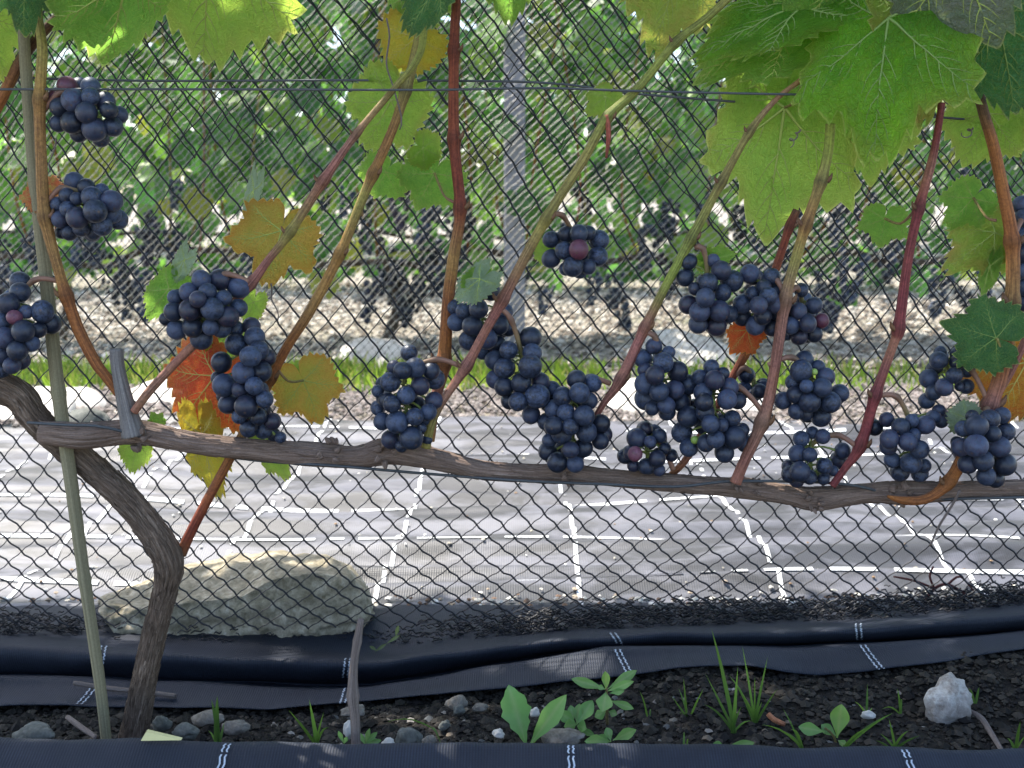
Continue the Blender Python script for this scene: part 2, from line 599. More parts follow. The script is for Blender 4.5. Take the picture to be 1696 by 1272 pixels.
M_GREY = m_stone('grey_stone', (0.07, 0.072, 0.062), (0.145, 0.148, 0.13), (0.24, 0.24, 0.215), 80)
M_TAN = m_stone('tan_stone', (0.11, 0.095, 0.08), (0.225, 0.20, 0.165), (0.35, 0.315, 0.28), 90)
M_PALE = m_stone('chalky_stone', (0.42, 0.39, 0.34), (0.62, 0.58, 0.52), (0.75, 0.72, 0.67), 25)
M_ATTR = m_attr('scatter_stone', 0.9, 0.25)
M_BLADE = m_attr('grass_blade', 0.5, 0.35, 0.25, 40, 0.4)
M_WEED = m_attr('weed_leaf', 0.45, 0.4, 0.25, 60, 0.35)
M_POST = m_simple('grey_post', (0.30, 0.30, 0.33), 0.8, 0.3, 0.45, 14)
FOL = [(0.0, (0.05, 0.13, 0.04)), (0.35, (0.10, 0.225, 0.055)), (0.7, (0.16, 0.31, 0.07)), (0.93, (0.25, 0.37, 0.08)), (1.0, (0.28, 0.27, 0.05))]
M_FOLI = m_plain_leaf('vine_foliage', FOL, 0.5, 1.8)
M_CANOPY = m_plain_leaf('canopy_foliage', FOL, 0.3, 1.4)
M_FARBARK = m_bark('far_vine_bark', (0.03, 0.022, 0.016), (0.11, 0.08, 0.06), (0.24, 0.19, 0.15), 5, 4, 0.5)

# ------------------------------------------------------------------ the setting: ground, soil, ground sheet
def fbm(x, y, z=0.0, o=3):
    s, a, f = 0.0, 0.5, 1.0
    for _ in range(o):
        s += a * noise.noise(Vector((x * f, y * f, z * f + 3.1 * _)))
        a *= 0.5
        f *= 2.1
    return s


def grid(name, xs, ys, hf, m, tc=True):
    v, f, t = [], [], []
    nx, ny = len(xs), len(ys)
    for y in ys:
        for x in xs:
            v.append((x, y, hf(x, y)))
            t.append((x, y, 0))
    for j in range(ny - 1):
        for i in range(nx - 1):
            a = j * nx + i
            f.append((a, a + 1, a + nx + 1, a + nx))
    me = mesh(name, v, f, m)
    attr_vec(me, 'tc', t)
    return me


def ground_h(x, y):
    d = max(0.0, min(1.0, (y - 2.3) / 1.0))
    return -0.035 + 0.03 * d * fbm(x * 2, y * 2) + (0.012 * d)


gx = np.concatenate([np.linspace(-200, -6, 12), np.linspace(-5, 5, 120), np.linspace(6, 200, 12)])
gy = np.concatenate([np.linspace(-60, 1.0, 10), np.linspace(1.5, 9, 110), np.linspace(10, 300, 16)])
tag(obj('ground', grid('ground', gx, gy, ground_h, M_GROUND)), 'pale dry ground between the vine rows', kind='structure')


SH0, SH1 = 1.175, 2.27


def sheet_h(x, y):
    a = noise.noise(Vector((x * 1.7 + 3, y * 13, 0.3)))
    b = noise.noise(Vector((x * 3.3 - 1, y * 26, 5.3)))
    r = 0.016 * (1 - abs(a) * 2.2) + 0.009 * b + 0.010 * noise.noise(Vector((x * 1.1, y * 2.2, 9)))
    return (r - 0.006) * min(1.0, 0.25 + (y - 1.17) * 6)


sx = np.linspace(-1.7, 1.7, 240)
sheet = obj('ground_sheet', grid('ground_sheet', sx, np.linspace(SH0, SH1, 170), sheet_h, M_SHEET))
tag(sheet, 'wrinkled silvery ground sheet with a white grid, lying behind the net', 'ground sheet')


def ribbon(pts_fn, n, w, m, name, parent, along='y', dash=None):
    """thin strip lying on the sheet; dash = (on, off) in samples"""
    v, f = [], []
    for i in range(n):
        x, y = pts_fn(i / (n - 1))
        for s in (-1, 1):
            xx, yy = (x + s * w / 2, y) if along == 'y' else (x, y + s * w / 2)
            v.append((xx, yy, sheet_h(xx, yy) + 0.0016))
    for i in range(n - 1):
        if dash and (i % (dash[0] + dash[1])) >= dash[0]:
            continue
        if random.random() < (0.03 if along == 'y' else 0.09):
            continue
        f.append((2 * i, 2 * i + 1, 2 * i + 3, 2 * i + 2))
    return obj(name, mesh(name, v, f, m), parent)


for k, x0 in enumerate((-1.08, -0.84, -0.60, -0.375, -0.157, 0.083, 0.323, 0.552, 0.785, 1.02, 1.26)):
    s = random.uniform(-0.01, 0.01)
    ribbon(lambda t: (x0 + s * t + 0.004 * math.sin(9 * t + k), SH0 + 0.01 + (SH1 - SH0 - 0.02) * t), 90, 0.0056, M_LINE, 'marker_line', sheet, 'y', (9, 1))
for k, y0 in enumerate((1.275, 1.44, 1.655, 1.915, 2.155)):
    ribbon(lambda t: (-1.68 + 3.36 * t, y0 + 0.012 * math.sin(3.4 * t * (1 + 0.3 * k) + 1.3 * k)), 170, 0.0064, M_LINE, 'marker_line', sheet, 'x', (11, 1))


# black weed cloth lying along the far side of the soil: a soft roll over a flap
def interp(tab, x):
    xs = [a for a, b in tab]
    ys = [b for a, b in tab]
    return float(np.interp(x, xs, ys))


T_TOP = [(-400, 1045), (0, 1056), (170, 1066), (400, 1075), (560, 1082), (640, 1083), (760, 1066), (930, 1050), (1100, 1041), (1280, 1037), (1420, 1031), (1696, 1008), (2100, 990)]
T_FOLD = [(-400, 1110), (0, 1112), (300, 1121), (500, 1126), (620, 1124), (760, 1104), (900, 1082), (1000, 1070), (1150, 1068), (1300, 1067), (1500, 1058), (1696, 1042), (2100, 1025)]
T_FLAP = [(-400, 1116), (0, 1118), (300, 1128), (500, 1140), (620, 1136), (760, 1113), (900, 1088), (1000, 1073), (1150, 1070), (1300, 1071), (1500, 1062), (1696, 1046), (2100, 1030)]
T_BOT = [(-400, 1168), (0, 1169), (110, 1165), (200, 1170), (450, 1173), (580, 1164), (700, 1151), (900, 1130), (1050, 1116), (1120, 1103), (1180, 1101), (1240, 1102), (1300, 1111), (1360, 1115), (1440, 1112), (1560, 1092), (1696, 1073), (2100, 1050)]


def soil_h(x, y):
    px = 848 + x / 1.0 * FPX
    zb = P(px, interp(T_BOT, px), 0.974).z - 0.009
    u = max(0.0, min(1.0, (y - 0.80) / 0.17))
    lev = 0.012 + (zb - 0.012) * u
    if y > 0.985:
        lev -= (y - 0.985) * 0.4
    return lev + 0.010 * fbm(x * 9, y * 9) + 0.008 * fbm(x * 34, y * 34, 4)


tag(obj('soil_bed', grid('soil_bed', np.linspace(-0.75, 0.75, 330), np.linspace(0.70, 1.08, 84), soil_h, M_SOIL)), 'dark bare soil strip under the vine', kind='structure')


def roll_profile(px):
    t, f, fl, b = interp(T_TOP, px), interp(T_FOLD, px), interp(T_FLAP, px), interp(T_BOT, px)
    wob = 0.006 * noise.noise(Vector((px * 0.004, 1.7, 0)))
    left = 1.0 if px > 560 else max(0.25, 1 - (560 - px) / 420)
    q = []
    base = P(px, t, 1.065)
    q.append(Vector((base.x * 1.13, 1.225, -0.012)))
    q.append(Vector((base.x * 1.11, 1.195, 0.004)))
    q.append(Vector((base.x * 1.05, 1.125, max(0.008, base.z - 0.012))))
    q.append(P(px, t - 1, 1.068))
    q.append(P(px, t + (f - t) * 0.28, 1.038 + wob))
    q.append(P(px, t + (f - t) * 0.62, 1.034 + wob))
    q.append(P(px, f, 1.046 + 0.0 * left))
    q.append(P(px, f + (fl - f) * 0.5, 1.046 + 0.020 * left))
    q.append(P(px, fl - 1, 1.046 + 0.012 * left))
    q.append(P(px, fl + 0.5, 1.018))
    q.append(P(px, fl + (b - fl) * 0.33, 1.004 + wob))
    q.append(P(px, fl + (b - fl) * 0.7, 0.988 + wob * 0.5))
    q.append(P(px, b, 0.974))
    q.append(P(px, b + 1.5, 0.977))
    q.append(P(px, b - 6, 0.990))
    return q


def loft(name, pxs, prof, m, sub=3):
    rows = []
    for px in pxs:
        S = catmull([tuple(q) for q in prof(px)], 0.006) if False else None
        q = prof(px)
        out = []
        for i in range(len(q) - 1):
            p0, p1, p2, p3 = q[max(i - 1, 0)], q[i], q[i + 1], q[min(i + 2, len(q) - 1)]
            for j in range(sub):
                u = j / sub
                out.append(0.5 * ((2 * p1) + (-p0 + p2) * u + (2 * p0 - 5 * p1 + 4 * p2 - p3) * u * u + (-p0 + 3 * p1 - 3 * p2 + p3) * u ** 3))
        out.append(q[-1])
        rows.append(out)
    v, f, t = [], [], []
    nc = len(rows[0])
    for r in rows:
        L = 0.0
        for i, p in enumerate(r):
            if i:
                L += (p - r[i - 1]).length
            rp = 0.0016 * noise.noise(Vector((p.x * 16, L * 30, 2)))
            v.append((p.x, p.y + rp, p.z + rp))
            t.append((p.x, L, 0))
    for i in range(len(rows) - 1):
        for j in range(nc - 1):
            a = i * nc + j
            f.append((a, a + 1, a + nc + 1, a + nc))
    me = mesh(name, v, f, m)
    attr_vec(me, 'tc', t)
    return me


roll = obj('weed_cloth', loft('weed_cloth', np.linspace(-330, 2030, 210), roll_profile, M_CLOTH))
tag(roll, 'black weed cloth rolled and folded over itself along the foot of the net', 'weed cloth')


def cloth_mark(prof, pxa, lo, hi, name, parent, slant, n=26, w=2.4, m=None):
    """double woven marker thread on a cloth; lo..hi = range along the profile"""
    for s in (-1, 1):
        v, f = [], []
        for i in range(n):
            u = lo + (hi - lo) * i / (n - 1)
            for e in (-1, 1):
                px = pxa + slant * (u - lo) + s * 4.0 + e * w / 2 + 1.2 * math.sin(i * 1.9)
                q = prof(px)
                k = min(int(u), len(q) - 2)
                fr = u - k
                p0, p1, p2, p3 = q[max(k - 1, 0)], q[k], q[k + 1], q[min(k + 2, len(q) - 1)]
                p = 0.5 * ((2 * p1) + (-p0 + p2) * fr + (2 * p0 - 5 * p1 + 4 * p2 - p3) * fr * fr + (-p0 + 3 * p1 - 3 * p2 + p3) * fr ** 3)
                p = p + (CAM - p).normalized() * 0.0032
                v.append(tuple(p))
        for i in range(n - 1):
            if i % 8 == 7:
                continue
            f.append((2 * i, 2 * i + 1, 2 * i + 3, 2 * i + 2))
        obj(name, mesh(name, v, f, m or M_LINE_B), parent)


for pxa, sl_ in ((172, -3), (577, -2), (1014, 5), (1421, 1)):
    cloth_mark(roll_profile, pxa, 3.2, 5.8, 'marker_thread', roll, sl_)
for pxa, sl_ in ((166, -13), (575, -3), (1022, 8), (1428, 12)):
    cloth_mark(roll_profile, pxa, 9.2, 11.9, 'marker_thread', roll, sl_)


# the near cloth, its far edge turned up just in front of the soil
T_NEAR = [(-300, 1222), (0, 1224), (300, 1229), (560, 1234), (800, 1235), (1000, 1233), (1300, 1238), (1696, 1243), (2000, 1245)]


def near_profile(px):
    t = interp(T_NEAR, px) + 1.6 * noise.noise(Vector((px * 0.02, 0, 0)))
    w = 0.004 * noise.noise(Vector((px * 0.006, 5, 0)))
    e = P(px, t, 0.768)
    return [Vector((e.x * 1.01, 0.780, e.z - 0.040)), Vector((e.x, 0.776, e.z - 0.006)), e, Vector((e.x * 0.995, 0.755 + w, e.z - 0.004)),
            Vector((e.x * 0.98, 0.720 + w, e.z - 0.022)), Vector((e.x * 0.95, 0.66, e.z - 0.05)), Vector((e.x * 0.9, 0.5, 0.006)), Vector((e.x * 0.85, 0.2, 0.0)), Vector((e.x * 0.85, -0.6, 0.0))]


near = obj('weed_cloth', loft('weed_cloth', np.linspace(-420, 2120, 150), near_profile, M_CLOTH))
tag(near, 'black weed cloth edge nearest the viewer, along the bottom of the picture', 'weed cloth')
for pxa, sl_ in ((378, -4), (945, 0), (1496, 5)):
    cloth_mark(near_profile, pxa, 2.1, 4.6, 'marker_thread', near, sl_, 26, 3.0)


# ------------------------------------------------------------------ nets
def net_edges(xs, zs, pos):
    """diamond net: nodes where i+j is even; returns the two families of strands"""
    nx, nz = len(xs), len(zs)
    pts = {}
    for j in range(nz):
        for i in range(nx):
            if (i + j) % 2 == 0:
                pts[(i, j)] = pos(xs[i], zs[j], i, j)
    down, up = [], []
    for (i, j), p in pts.items():
        q = pts.get((i + 1, j + 1))
        if q is not None:
            up.append((p, q))
        q = pts.get((i + 1, j - 1))
        if q is not None:
            down.append((p, q))
    return down, up, np.array(list(pts.values()))


def strands(edges, r, K, bulge, sides=3):
    A = np.array([e[0] for e in edges])
    B = np.array([e[1] for e in edges])
    E = len(A)
    t = np.linspace(0, 1, K)[None, :, None]
    D = (B - A)
    L = np.linalg.norm(D, axis=1, keepdims=True)
    n1 = np.stack([-D[:, 2], 0 * D[:, 0], D[:, 0]], 1) / (L + 1e-9)
    n2 = np.cross(D / (L + 1e-9), n1)
    amp = bulge * (0.7 + 0.6 * rng.random((E, 1, 1))) * np.interp(A[:, 2], (0.12, 0.35), (1.0, 0.45))[:, None, None]
    pts = A[:, None] + D[:, None] * t + n1[:, None] * (amp * np.sin(2 * np.pi * t) * L[:, None])
    V = np.zeros((E, K, sides, 3))
    for k in range(sides):
        g = 2 * math.pi * k / sides
        V[:, :, k] = pts + r * (math.cos(g) * n1 + math.sin(g) * n2)[:, None]
    F = []
    idx = np.arange(E * K * sides).reshape(E, K, sides)
    for a in range(K - 1):
        for k in range(sides):
            k2 = (k + 1) % sides
            F.append(np.stack([idx[:, a, k], idx[:, a, k2], idx[:, a + 1, k2], idx[:, a + 1, k]], 1))
    return V.reshape(-1, 3), np.concatenate(F)


def beads(pts, r, tall=1.3):
    n = len(pts)
    o = np.array([(1, 0, 0), (-1, 0, 0), (0, 1, 0), (0, -1, 0), (0, 0, tall), (0, 0, -tall)]) * r
    V = (pts[:, None] + o[None]).reshape(-1, 3)
    f = np.array([(0, 2, 4), (2, 1, 4), (1, 3, 4), (3, 0, 4), (2, 0, 5), (1, 2, 5), (3, 1, 5), (0, 3, 5)])
    return V, (f[None] + 6 * np.arange(n)[:, None, None]).reshape(-1, 3)


def merge(parts):
    V, F, b = [], [], 0
    for v, f in parts:
        V.append(v)
        F += (f + b).tolist()
        b += len(v)
    return np.concatenate(V), F


def net_y(x):
    return 1.100 - 0.032 * math.exp(-((x + 0.31) / 0.20) ** 2) + 0.012 * noise.noise(Vector((x * 3, 0, 0)))


def near_pos(seed, oy, ox, sh):
    def f(x, z, i, j):
        q = Vector((x * 2.6, z * 2.6, seed))
        dx = 0.020 * noise.noise(q) + 0.0035 * noise.noise(q * 4)
        dz = 0.016 * noise.noise(q + Vector((9, 4, 1))) + 0.003 * noise.noise(q * 4 + Vector((3, 1, 8)))
        jx, jz = random.gauss(0, 0.0007), random.gauss(0, 0.0007)
        xx = x + dx + jx + ox + sh * z
        y = net_y(xx) + oy + 0.075 * z + 0.030 * noise.noise(Vector((xx * 2.2, z * 2.2, seed + 5)))
        return (xx, y, z + dz * min(1, z / 0.12) + jz)
    return f


xs = np.arange(-1.0, 1.0, 0.0133)
zrow = [0.022]
while zrow[-1] < 0.80:
    c = float(np.interp(zrow[-1], (0.02, 0.06, 0.14, 0.30, 0.50), (0.0080, 0.0105, 0.0142, 0.0160, 0.0175)))
    zrow.append(zrow[-1] + c)
dn, up, nd = net_edges(xs, zrow, near_pos(0.0, 0.0, 0.0, 0.05))
parts = [strands(dn, 0.00102, 5, -0.055, 4), strands(up, 0.00066, 4, 0.035, 3), beads(nd, 0.0013, 1.2)]
# the loose foot of the net heaped on the cloth
foot = []
for k in range(5200):
    x = random.uniform(-0.95, 0.95)
    if -0.46 < x < -0.15 and random.random() < 0.8:
        continue
    y = 1.08 + abs(random.gauss(0, 0.05))
    px = 848 + x / y * 0.965 * FPX
    zt = P(px, interp(T_TOP, px), 1.065).z
    z = zt - 0.004 + random.random() ** 2 * 0.016 - max(0, y - 1.10) * 0.25
    a = random.uniform(-0.6, 0.6) + (math.pi if random.random() < 0.5 else 0)
    L = random.uniform(0.006, 0.016)
    foot.append(((x, y, z), (x + L * math.cos(a), y + random.uniform(-0.006, 0.006), z + L * math.sin(a) * 0.6)))
parts.append(strands(foot, 0.0009, 4, 0.15, 3))
v, f = merge(parts)
net1 = obj('bird_net', mesh('bird_net', v, f, M_NET))
tag(net1, 'black knotted bird net hanging close behind the grapevine', 'net')

# a fold of the same net doubled over its upper part
zr2 = list(np.arange(0.36, 0.80, 0.0160))


def fold_lo(x):
    return 0.50 - 0.16 * max(0, min(1, (x - 0.12) / 0.2)) + 0.015 * math.sin(x * 21)


base_f = near_pos(7.7, 0.024, 0.007, -0.12)
d2, u2, n2 = net_edges(xs, zr2, base_f)
keep = lambda e: e[0][2] > fold_lo(e[0][0]) and e[1][2] > fold_lo(e[1][0])
d2 = [e for e in d2 if keep(e)]
u2 = [e for e in u2 if keep(e)]
n2 = np.array([p for p in n2 if p[2] > fold_lo(p[0])])
v, f = merge([strands(d2, 0.00075, 4, -0.05, 3), strands(u2, 0.00055, 4, 0.03, 3), beads(n2, 0.0011, 1.2)])
obj('net_fold', mesh('net_fold', v, f, M_NET), net1)

FY = 3.10


def far_pos(x, z, i, j):
    q = Vector((x * 1.3, z * 1.3, 2.2))
    dx = 0.05 * noise.noise(q) + 0.20 * z
    return (x + dx + random.gauss(0, 0.0015), FY + 0.09 * noise.noise(q * 1.7) + 0.06 * z, z + 0.04 * noise.noise(q + Vector((7, 7, 7))) * min(1, z / 0.2) + random.gauss(0, 0.0015))


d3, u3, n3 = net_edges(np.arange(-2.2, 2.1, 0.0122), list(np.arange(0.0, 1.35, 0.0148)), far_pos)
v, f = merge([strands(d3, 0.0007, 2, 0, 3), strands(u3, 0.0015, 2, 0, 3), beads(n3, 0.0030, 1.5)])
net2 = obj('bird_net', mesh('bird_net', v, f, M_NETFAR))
tag(net2, 'far sunlit bird net around the next vine row, beyond the grass strip', 'net')

# ------------------------------------------------------------------ the grapevine: trunk, cordon, canes
VY = 0.86
vine = empty('grapevine', P(225, 1222, VY), 'gnarled grapevine with a bent trunk and long horizontal arm, carrying leafy canes', 'grapevine')


def ctrl(rows, Y=VY, wk=1.0, slant=False):
    """rows: px, py, width in px, optional distance"""
    out = []
    for i, r in enumerate(rows):
        y = r[3] if len(r) > 3 else Y
        p = P(r[0], r[1], y)
        k = wk
        if slant:                                     # widths were read across, not square to the cane
            a, b = rows[max(i - 1, 0)], rows[min(i + 1, len(rows) - 1)]
            k *= max(0.72, abs(b[1] - a[1]) / (math.hypot(b[0] - a[0], b[1] - a[1]) + 1e-6))
        out.append((p.x, p.y, p.z, r[2] * 0.5 * pxm(y) * k))
    return out


trunk_rows = [(216, 1250, 62, 0.87), (224, 1205, 56, 0.87), (238, 1130, 50, 0.87), (258, 1040, 46, 0.87), (274, 978, 47, 0.868), (280, 940, 58, 0.866), (270, 908, 62, 0.866), (242, 866, 56, 0.866),
              (205, 822, 55, 0.868), (155, 776, 54, 0.872), (100, 732, 56, 0.872), (58, 692, 56, 0.87), (30, 655, 60, 0.868), (-15, 636, 66, 0.866), (-90, 610, 64, 0.87)]
trunk_c = ctrl(trunk_rows, VY, 0.77)
MB().tube(trunk_c, 52, 0.0022, 0.24, 3.6, along=9.0).build('trunk', M_TRUNK, vine)
cord_rows = [(70, 716, 38, 0.852), (130, 722, 44, 0.850), (180, 718, 42), (230, 716, 40), (330, 735, 36), (430, 745, 35), (520, 752, 40), (590, 757, 37), (640, 747, 46), (680, 752, 40), (740, 765, 34),
             (800, 779, 32), (880, 784, 30), (940, 785, 34), (1000, 790, 28), (1100, 799, 29), (1200, 806, 31), (1230, 808, 36), (1300, 818, 32), (1350, 826, 40), (1430, 817, 33), (1495, 816, 42), (1560, 814, 32),
             (1640, 811, 29), (1760, 806, 29), (1900, 800, 28)]
cord_c = ctrl(cord_rows, VY, 0.95)
MB().tube(cord_c, 34, 0.0026, 0.12, 4.0, along=6.5, seed=31).build('cordon', M_CORDON, vine)
MB().tube(ctrl([(222, 722, 40, 0.848), (214, 690, 32, 0.848), (203, 645, 25, 0.846), (195, 605, 22, 0.845), (193, 578, 22, 0.845)]), 22, 0.003, 0.13, 3.5, along=4, seed=3).build('dead_spur', M_SPUR, vine)


def bark_strips(c, n, m, lmin, lmax, wmin, wmax, lift, seed, rz=1.0):
    """loose fibres and flakes of bark lying along a limb"""
    r_ = random.Random(seed)
    S = catmull(c, 0.002)
    d = np.zeros(len(S))
    d[1:] = np.cumsum(np.linalg.norm(np.diff(S[:, :3], axis=0), axis=1))
    T = np.gradient(S[:, :3], axis=0)
    V, F, TC = [], [], []
    for k in range(n):
        L = r_.uniform(lmin, lmax)
        s0 = r_.uniform(0, d[-1] - L)
        ang = r_.uniform(0, 2 * math.pi)
        tw = r_.gauss(0, 0.18)
        w = r_.uniform(wmin, wmax)
        up = r_.uniform(0.2, 1.0) * lift
        off = (r_.uniform(-3, 3), r_.uniform(-3, 3), r_.uniform(0, 5))
        b0 = len(V)
        N = 5
        for i in range(N):
            u = i / (N - 1)
            j = min(int(np.searchsorted(d, s0 + L * u)), len(S) - 1)
            t = Vector(T[j]).normalized()
            a = Vector((0, 1, 0))
            a = (a - t * a.dot(t)).normalized()
            b = t.cross(a)
            g = ang + tw * u
            nr = a * math.cos(g) + b * math.sin(g)
            sd = t.cross(nr)
            R = S[j][3] * rz + up * (0.5 + 1.4 * abs(u - 0.4)) + 0.0002
            ww = w * (0.25 + 0.75 * math.sin(math.pi * (0.08 + 0.84 * u)))
            p = Vector(S[j][:3]) + nr * R
            for e, hgt in ((-1, -0.0007), (0, 0.0003), (1, -0.0007)):
                q = p + sd * (ww * e) + nr * hgt
                V.append(tuple(q))
                TC.append((off[0] + e * 0.3, off[1], off[2] + u * 0.02))
        for i in range(N - 1):
            for e in (0, 1):
                a_ = b0 + 3 * i + e
                F.append((a_, a_ + 1, a_ + 4, a_ + 3))
    me = mesh('bark_flakes', V, F, m)
    attr_vec(me, 'tc', TC)
    o = obj('bark_flakes', me, vine)
    o['kind'] = 'stuff'
    return o


bark_strips(trunk_c, 1500, M_TRUNK, 0.008, 0.034, 0.0006, 0.0018, 0.0016, 3, 0.95)
bark_strips(cord_c, 1100, M_CORDON, 0.008, 0.04, 0.0005, 0.0014, 0.0007, 4, 0.97)
# flaking knots along the arm
for (x, y, r) in ((545, 748, 20), (640, 752, 20), (1495, 822, 20), (1350, 832, 15), (1250, 806, 14), (945, 790, 14), (225, 726, 20), (1225, 800, 13)):
    c = P(x, y, 0.846)
    mb = MB()
    for k in range(9):
        a = random.uniform(0, 6.28)
        s = r * pxm(VY)
        q = c + Vector((math.cos(a) * s * 0.6, random.uniform(-0.003, 0.008), math.sin(a) * s * 0.75))
        e = q + Vector((math.cos(a + 0.5) * s * 0.5, random.uniform(-0.004, 0.001), math.sin(a + 0.5) * s * 0.5))
        mb.tube([(*q, s * 0.30), (*((q + e) / 2), s * 0.24), (*e, s * 0.06)], 6, 0.002, 0.3, 3, seed=k)
    mb.build('knot', M_CORDON, vine)

PINK, ROSE, TAN, RUST, RED, OLIV, LIMEC, PURP, BRN = ((0.36, 0.19, 0.125), (0.38, 0.16, 0.115), (0.40, 0.215, 0.07), (0.37, 0.135, 0.04), (0.27, 0.065, 0.03), (0.33, 0.275, 0.08), (0.30, 0.33, 0.07), (0.27, 0.06, 0.06), (0.17, 0.085, 0.04))
CANES = {
    'c1': ([(196, 652, 22), (174, 622, 26), (158, 600, 27), (132, 550, 26), (110, 490, 24), (95, 440, 22), (75, 360, 24), (68, 260, 22), (66, 165, 22), (70, 80, 19), (62, 20, 18), (60, -60, 18)],
           [RUST, RUST, RUST, RUST, RUST, TAN, TAN, TAN, TAN, OLIV, OLIV, OLIV], [4, 6, 8], 0.847),
    'c1b': ([(-40, 240, 24), (0, 168, 25), (40, 92, 25), (90, 34, 24), (130, 2, 22), (200, -50, 20)], [RUST, RUST, BRN, BRN, BRN, BRN], [], 0.88),
    'c2': ([(222, 682, 22), (250, 645, 24), (300, 592, 25), (345, 548, 24), (415, 470, 25), (445, 430, 20), (480, 385, 21), (535, 300, 22), (590, 222, 17), (650, 150, 17), (690, 100, 16), (702, 50, 15), (705, -40, 15)],
           [ROSE, PINK, ROSE, PINK, ROSE, ROSE, OLIV, ROSE, PINK, OLIV, LIMEC, LIMEC, LIMEC], [4, 6, 7, 8], 0.842),
    'c3': ([(300, 918, 24), (312, 890, 24), (332, 850, 23), (375, 770, 22), (415, 695, 22), (448, 625, 24), (478, 570, 23), (515, 512, 25), (563, 420, 22), (600, 330, 21), (618, 288, 22), (650, 215, 20), (672, 150, 20), (690, 80, 19), (705, 0, 17), (712, -60, 17)],
           [BRN, RED, RED, RUST, TAN, RUST, RUST, TAN, TAN, OLIV, TAN, TAN, OLIV, OLIV, LIMEC, LIMEC], [5, 8, 10, 12], 0.872),
    'c4': ([(712, 730, 20), (722, 660, 22), (735, 600, 27), (742, 500, 24), (752, 420, 24), (762, 345, 22), (752, 230, 22), (752, 85, 20), (756, 0, 18), (758, -60, 18)],
           [TAN, ROSE, RUST, RUST, TAN, RED, RED, RED, RED, RED], [2, 5, 6, 7], 0.876),
    'c5': ([(705, 742, 20), (715, 700, 19), (735, 662, 19), (772, 607, 24), (800, 555, 21), (832, 497, 24), (905, 362, 23), (968, 262, 22), (1006, 195, 23), (1055, 148, 23), (1120, 70, 22), (1170, 30, 22), (1230, -25, 19), (1280, -70, 19)],
           [OLIV, OLIV, PINK, ROSE, ROSE, ROSE, OLIV, OLIV, LIMEC, LIMEC, LIMEC, LIMEC, OLIV, OLIV], [3, 5, 6, 8, 10], 0.835),
    'c6': ([(978, 705, 14), (1000, 668, 17), (1028, 628, 23), (1068, 543, 22), (1105, 470, 20), (1145, 395, 22), (1195, 302, 19), (1242, 218, 17), (1285, 165, 15), (1335, 125, 15), (1400, 60, 14)],
           [PURP, ROSE, ROSE, ROSE, LIMEC, LIMEC, OLIV, OLIV, PINK, TAN, TAN], [2, 3, 5, 6, 7], 0.84),
    'c7': ([(1218, 800, 26), (1232, 765, 24), (1262, 700, 27), (1280, 630, 22), (1300, 500, 24), (1318, 430, 22), (1335, 372, 22), (1360, 300, 22), (1372, 250, 20), (1376, 205, 20)],
           [ROSE, ROSE, PINK, ROSE, PINK, OLIV, TAN, OLIV, LIMEC, LIMEC], [2, 4, 6, 7], 0.835),
    'c8': ([(1108, 790, 18), (1145, 748, 18), (1215, 622, 19), (1245, 562, 22), (1290, 430, 18), (1308, 375, 17), (1320, 348, 18)], [RUST, ROSE, RED, RUST, RED, RED, BRN], [3, 5], 0.874),
    'c9': ([(1378, 805, 20), (1400, 775, 19), (1425, 738, 24), (1450, 655, 22), (1480, 570, 19), (1488, 545, 22), (1504, 430, 19), (1522, 345, 19), (1540, 280, 18), (1550, 235, 15), (1560, 170, 14)],
           [PURP, PURP, PURP, PURP, ROSE, PURP, PURP, PURP, ROSE, PURP, PURP], [2, 3, 5, 7], 0.838),
    'c10': ([(1470, 822, 8), (1498, 829, 24), (1535, 826, 27), (1570, 800, 30), (1600, 750, 32), (1640, 670, 32), (1662, 600, 29), (1676, 500, 27), (1676, 400, 26), (1662, 320, 24), (1645, 240, 23), (1630, 190, 22), (1612, 120, 20)],
            [RUST, RUST, RUST, RUST, RUST, ROSE, RUST, TAN, RUST, RUST, RUST, BRN, BRN], [3, 5, 7, 8], 0.84),
    'c11': ([(1652, 655, 16), (1675, 615, 16), (1700, 560, 17), (1740, 480, 16)], [PINK, ROSE, ROSE, ROSE], [], 0.85),
}
CPTS = {}
for key, (rows, cols, nds, Y) in CANES.items():
    c = ctrl(rows, Y, 0.80, True)
    CPTS[key] = c
    mb = MB()
    mb.tube(c, 18, 0.0025, 0.06, 3.5, cols, nodes=[(k, 0.34, 0.0055) for k in nds], seed=float(len(CPTS)))
    o = mb.build('cane', M_CANE, vine)
    for k in nds:                                     # a dry bud scale at each joint
        p = Vector(c[k][:3])
        s = random.choice((-1, 1))
        r = c[k][3]
        b = MB()
        q = p + Vector((s * r * 0.9, -r * 0.5, 0.0))
        b.tube([(*q, r * 0.55), (*(q + Vector((s * r * 0.6, -r * 0.2, r * 0.6))), r * 0.4), (*(q + Vector((s * r * 0.9, -r * 0.3, r * 1.5))), r * 0.08)], 7, 0.0015, 0.25, 3,
               [BRN, (0.25, 0.13, 0.07), BRN])
        b.build('bud', M_CANE, o)

# ------------------------------------------------------------------ leaves
LOBE = [(0, 1.0), (8, 0.93), (27, 0.66), (44, 0.80), (53, 0.87), (62, 0.80), (80, 0.60), (98, 0.63), (110, 0.67), (124, 0.60), (142, 0.55), (160, 0.50), (172, 0.40), (180, 0.12)]


